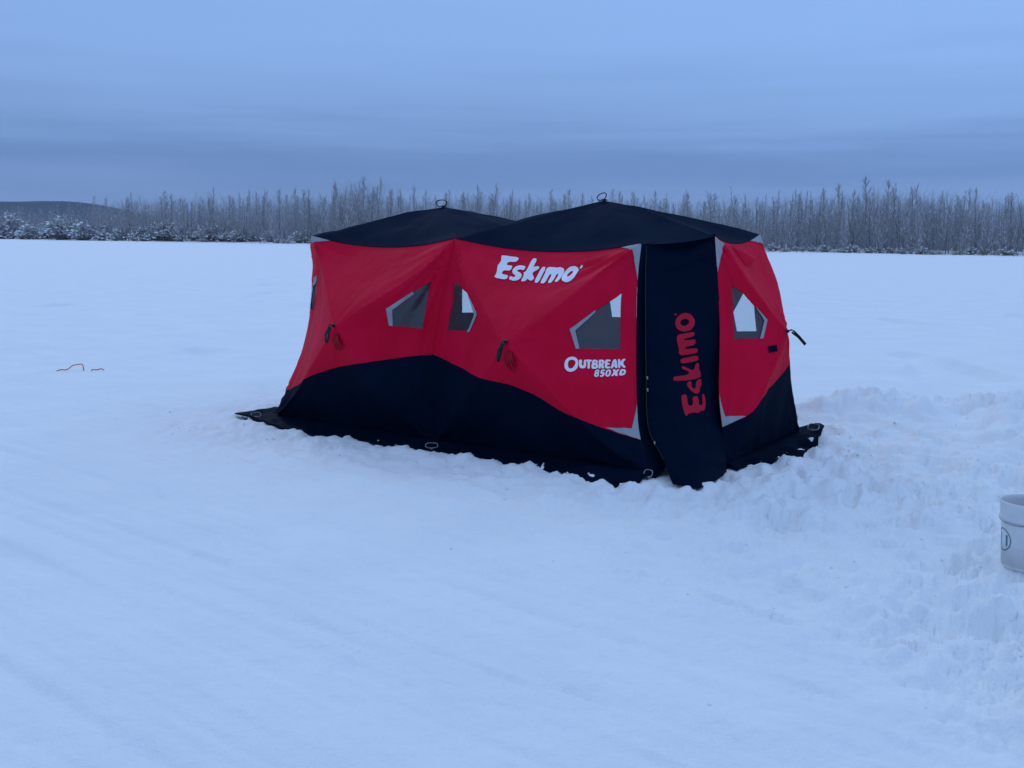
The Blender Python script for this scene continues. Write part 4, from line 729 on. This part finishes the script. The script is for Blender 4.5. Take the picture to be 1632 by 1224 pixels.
# skirt lying on the snow
def skirt():
    P = base_line(); n = len(P); V = []; F = []; cols = 7; rows = []; Q = []
    # outward corner directions
    for i in range(n):
        a, b_ = P[i], P[(i + 1) % n]; e = (b_ - a)[:2]; L = np.linalg.norm(e); nr = np.array([e[1], -e[0]]) / L
        if ((a + b_)[:2] / 2 - CEN[:2]) @ nr < 0: nr = -nr
        k = max(2, int(L / .05))
        if i == 2: continue                                     # door sill: no skirt
        seg = [(a[:2] + e * s, nr, s) for s in np.linspace(0, 1, k + 1)]
        rows.append((i, seg))
    allv = []
    for i, seg in rows:
        st = []
        for (p, nr, s) in seg: st.append([p, nr.copy(), s])
        allv.append((i, st))
    # blend normals at shared corners
    for a in range(len(allv)):
        i, st = allv[a]; j, st2 = allv[(a + 1) % len(allv)]
        if np.linalg.norm(st[-1][0] - st2[0][0]) < 1e-6:
            m_ = st[-1][1] + st2[0][1]; m_ = m_ / (m_ @ st[-1][1]); m_ = m_ * min(1, 1.12 / np.linalg.norm(m_)); st[-1][1] = m_; st2[0][1] = m_
    for i, st in allv:
        b0 = len(V)
        for (p, nr, s) in st:
            wdt = (.29 + .05 * math.exp(-(np.linalg.norm(p - KV['DL'][:2]) / .6) ** 2)) * (1 - .30 * math.exp(-(np.linalg.norm(p - KV['BR'][:2]) / .3) ** 2)) * (1 - .75 * math.exp(-(np.linalg.norm(p - KV['DR'][:2]) / .35) ** 2)) + .05 * float(vnoise(np.array(p[0] * 3), np.array(p[1] * 3), 600))
            for c_ in range(cols):
                f_ = c_ / (cols - 1); x, y = p + nr * wdt * f_; G0 = 0.0; Q.append((x, y))
                z = G0 + .018 - .020 * f_ + .016 * float(fbm(np.array([x * 6]), np.array([y * 6]), 610, 3)[0]) * f_ * 1.5 + .03 * (1 - f_) ** 3
                d1 = np.linalg.norm(p - KV['BLf'][:2]); d2 = np.linalg.norm(p - KV['BR'][:2])
                z += .018 * f_ * math.exp(-(d1 / .30) ** 2) + .040 * f_ * math.exp(-(d2 / .25) ** 2)
                V.append((x, y, max(z, -.02)))
        for r in range(len(st) - 1):
            for c_ in range(cols - 1): k = b0 + r * cols + c_; F.append((k, k + 1, k + 1 + cols, k + cols))
    Q = np.array(Q); V = np.array(V); V[:, 2] += ground_z(Q[:, 0], Q[:, 1])
    me = mesh_of('skirt', V, F, [M['black']]); bm = bmesh.new(); bm.from_mesh(me); bmesh.ops.remove_doubles(bm, verts=bm.verts, dist=1e-4); bmesh.ops.recalc_face_normals(bm, faces=bm.faces); bm.to_mesh(me); bm.free()
    o = tl('skirt', me); sm = o.modifiers.new('thick', 'SOLIDIFY'); sm.thickness = .010; o['label'] = 'black ground skirt partly buried in snow'
skirt()
# poles inside, from each hub to its panel's corners
for n, q in PAN_.items():
    for (cu, cv) in ((0, 0), (1, 0), (0, 1), (1, 1)):
        s_ = np.linspace(.02, .985, 14); u = .5 + (cu - .5) * s_; v = .56 + (cv - .56) * s_
        mb = MB(); mb.tube([Vector(p) for p in FN[n](u, v, -.035)], .005, 5); tl('pole', mb.mesh('pole', [M['strap']]))

# ------------------------------------------------------------------ ice anchors through the skirt
def anchor(x, y, yaw, tilt, label, rx=.046, rz=.017, z=.042):
    a = empty('ice_anchor', (x, y, gz(x, y))); mb = MB(); n = 20; c, s = math.cos(yaw), math.sin(yaw)
    ring = []
    for k in range(n):
        th = 2 * math.pi * k / n; w = math.copysign(abs(math.cos(th)) ** .6, math.cos(th)) * rx; hgt = math.copysign(abs(math.sin(th)) ** .7, math.sin(th)) * rz
        ring.append((w * c - hgt * s * tilt, w * s + hgt * c * tilt, z + hgt))
    mb.tube(ring, .0034, 6, False, True); link('eye', mb.mesh('eye', [M['steel']]), a)
    m2 = MB(); m2.tube([(0, 0, z - rz), (0, 0, -.10)], [.006, .005], 8); m2.tube([(0, 0, .012), (0, 0, .018)], [.016, .016], 10); link('shank', m2.mesh('shank', [M['steel']]), a)
    tag(a, label, 'ice anchor', 'ice anchors pinning the skirt')
anchor(-.60, 8.30, .1, .8, 'steel ice anchor loop pinning the skirt below the seam of the long wall')
anchor(.915, 7.33, -.3, .8, 'steel ice anchor loop at the lower left corner of the door', .028, .020, .045)
anchor(-2.20, 9.52, .5, 1.2, 'steel ice anchor on the skirt tip at the far left corner', .042, .016, .05)
anchor(2.44, 8.93, -.5, 1.0, 'steel ice anchor on the skirt tip at the right corner', .045, .022, .07)

# ------------------------------------------------------------------ bucket
def bucket():
    x, y = BUCKET; z0 = gz(x, y) - .012; b = empty('bucket', (x, y, z0), 0)
    b.scale = (1, 1, .93); tag(b, 'white plastic bucket with a rim collar standing at the right edge', 'bucket')
    H = .365; prof = [(.0, .004), (.122, .004), (.130, .012), (.1325, .06), (.1350, .11), (.1375, .16), (.1400, .21), (.1422, .255), (.1430, .262), (.1505, .264), (.1512, .270), (.1502, .276), (.1512, .340), (.1545, .345), (.1552, .356), (.1550, .362), (.1520, .365), (.1485, .362), (.1465, .345), (.1400, .24), (.1320, .02), (0, .018)]
    n = 64; V = []; F = []
    for r, z in prof:
        for k in range(n): a = 2 * math.pi * k / n; V.append((r * math.cos(a), r * math.sin(a), z))
    for i in range(len(prof) - 1):
        for k in range(n): l = (k + 1) % n; F.append((i * n + k, i * n + l, (i + 1) * n + l, (i + 1) * n + k))
    me = mesh_of('pail_body', V, F, [M['pail']]); bm = bmesh.new(); bm.from_mesh(me); bmesh.ops.remove_doubles(bm, verts=bm.verts, dist=1e-5); bmesh.ops.recalc_face_normals(bm, faces=bm.faces); bm.to_mesh(me); bm.free()
    link('pail_body', me, b)
    # ears and wire bail hanging in front
    fa = math.radians(-105)
    for s in (0, math.pi):
        a = fa + math.pi * .5 + s - .9; mb = MB(); d = Vector((math.cos(a), math.sin(a), 0)); mb.tube([d * .148 + Vector((0, 0, .295)), d * .160 + Vector((0, 0, .295))], [.018, .014], 14); link('bail_ear', mb.mesh('bail_ear', [M['pail']]), b)
    a0 = fa + math.pi * .5 - .9; pts = []
    for k in range(25):
        th = math.pi * k / 24; a = a0 - th; r = .1475 + .010 * (1 - math.sin(th)); pts.append((math.cos(a) * r, math.sin(a) * r, .285 - .034 * math.sin(th)))
    mb = MB(); mb.tube(pts, .0022, 6); link('bail', mb.mesh('bail', [M['steel']]), b)
    # round print on the side
    def on(a, z, o=.0012):
        r = .130 + (z - .012) / .243 * .0125 + o; return (r * math.cos(a), r * math.sin(a), z)
    V = []; F = []; ca = math.radians(179); cz = .155; n = 36
    for k in range(n):
        th = 2 * math.pi * k / n
        for rr in (.062, .056): V.append(on(ca + math.cos(th) * rr / .137, cz + math.sin(th) * rr))
    for k in range(n): l = (k + 1) % n; F.append((2 * k, 2 * k + 1, 2 * l + 1, 2 * l))
    for (dx, h0, h1, w) in ((-.030, -.035, .035, .007), (.026, -.03, .03, .012)):
        b0 = len(V); m_ = 5
        for j in range(m_ + 1):
            z = cz + h0 + (h1 - h0) * j / m_
            V += [on(ca + dx / .137, z), on(ca + (dx + w) / .137, z)]
        for j in range(m_): F.append((b0 + 2 * j, b0 + 2 * j + 1, b0 + 2 * j + 3, b0 + 2 * j + 2))
    o = link('emblem', mesh_of('emblem', V, F, [M['print_teal']]), b); o['label'] = 'round dark teal print'
    # a handle leaning inside
    mb = MB(); p0 = Vector((x + .02, y + .03, z0 + .03)); mb.tube([p0, p0 + Vector((.03, -.02, .16)), p0 + Vector((.05, -.03, .31))], [.015, .016, .018], 12); h_ = link('tool_handle', mb.mesh('tool_handle', [M['maroon']])); 
    tag(h_, 'dark reddish handle standing inside the white bucket', 'handle')
bucket()

# ------------------------------------------------------------------ orange cord half buried on the left
def cord():
    P = [(-5.34, 12.86, -.03), (-5.26, 12.92, .012), (-5.20, 12.93, .012), (-5.165, 12.95, .03), (-5.13, 12.98, .062), (-5.08, 13.01, .075), (-5.03, 13.02, .072), (-5.01, 13.02, -.03), (-4.96, 13.0, -.07), (-4.92, 12.97, -.06), (-4.90, 12.96, .014), (-4.86, 12.96, .014), (-4.82, 12.98, .016), (-4.79, 13.00, .016), (-4.76, 13.01, -.03)]
    q = cat(np.array(P), np.linspace(0, 1, 60)); mb = MB(); mb.tube([Vector((p[0], p[1], p[2] + gz(p[0], p[1]))) for p in q], .0062, 6)
    tag(link('orange_cord', mb.mesh('orange_cord', [M['orange']])), 'thin orange cord half buried in the snow left of the tent', 'cord')
cord()
# loose snow crumbs about the tent and on the trampled patch
def crumbs():
    R = random.Random(12); mb = MB()
    X = []
    while len(X) < 700:
        if R.random() < .55:
            x, y = R.gauss(2.6, 1.0), R.gauss(6.6, 1.9)
        else:
            i = R.randrange(2); a, b_ = ((KV['BLf'], KV['DL']), (KV['DR'], KV['BR']))[i]; s = R.uniform(-.12, 1.05); p = a + (b_ - a) * s
            x, y = p[0] + (-.3 if i == 0 else .35) * 1 + R.gauss(0, .30), p[1] - .32 + R.gauss(0, .30)
        X.append((x, y))
    A = np.array(X); D_ = dist_foot(A[:, 0], A[:, 1]); Z = ground_z(A[:, 0], A[:, 1])
    for (x, y), d, z in zip(X, D_, Z):
        if d < .22 or y < 3 or math.hypot(x - BUCKET[0], y - BUCKET[1]) < .2: continue
        r = .004 + .009 * R.random() ** 2; blob(mb, (x, y, z + r * .15), r, r * .7, R)
    tag(link('snow_crumbs', mb.mesh('snow_crumbs', [M['tree_snow']])), 'loose snow crumbs scattered on the trampled snow', 'snow', kind='stuff')
crumbs()

# ------------------------------------------------------------------ air
def haze():
    x, y0, y1, z0, z1 = 4600, -300, 4700, -2.5, 135
    V = [(sx * x, yy, zz_) for zz_ in (z0, z1) for sx, yy in ((-1, y0), (1, y0), (1, y1), (-1, y1))]
    F = [(3, 2, 1, 0), (4, 5, 6, 7), (0, 1, 5, 4), (1, 2, 6, 5), (2, 3, 7, 6), (3, 0, 4, 7)]
    m = bpy.data.materials.new('haze_air'); m.use_nodes = True; t = m.node_tree; t.nodes.clear()
    o = t.nodes.new('ShaderNodeOutputMaterial'); v = t.nodes.new('ShaderNodeVolumePrincipled'); v.inputs['Color'].default_value = (.75, .86, 1.0, 1); v.inputs['Density'].default_value = HAZE; v.inputs['Anisotropy'].default_value = 0
    t.links.new(v.outputs[0], o.inputs['Volume'])
    tag(link('haze', mesh_of('haze', V, F, [m], False)), 'thin cold haze over the frozen lake', 'haze', kind='stuff')
HAZE = 0.75e-4
haze()
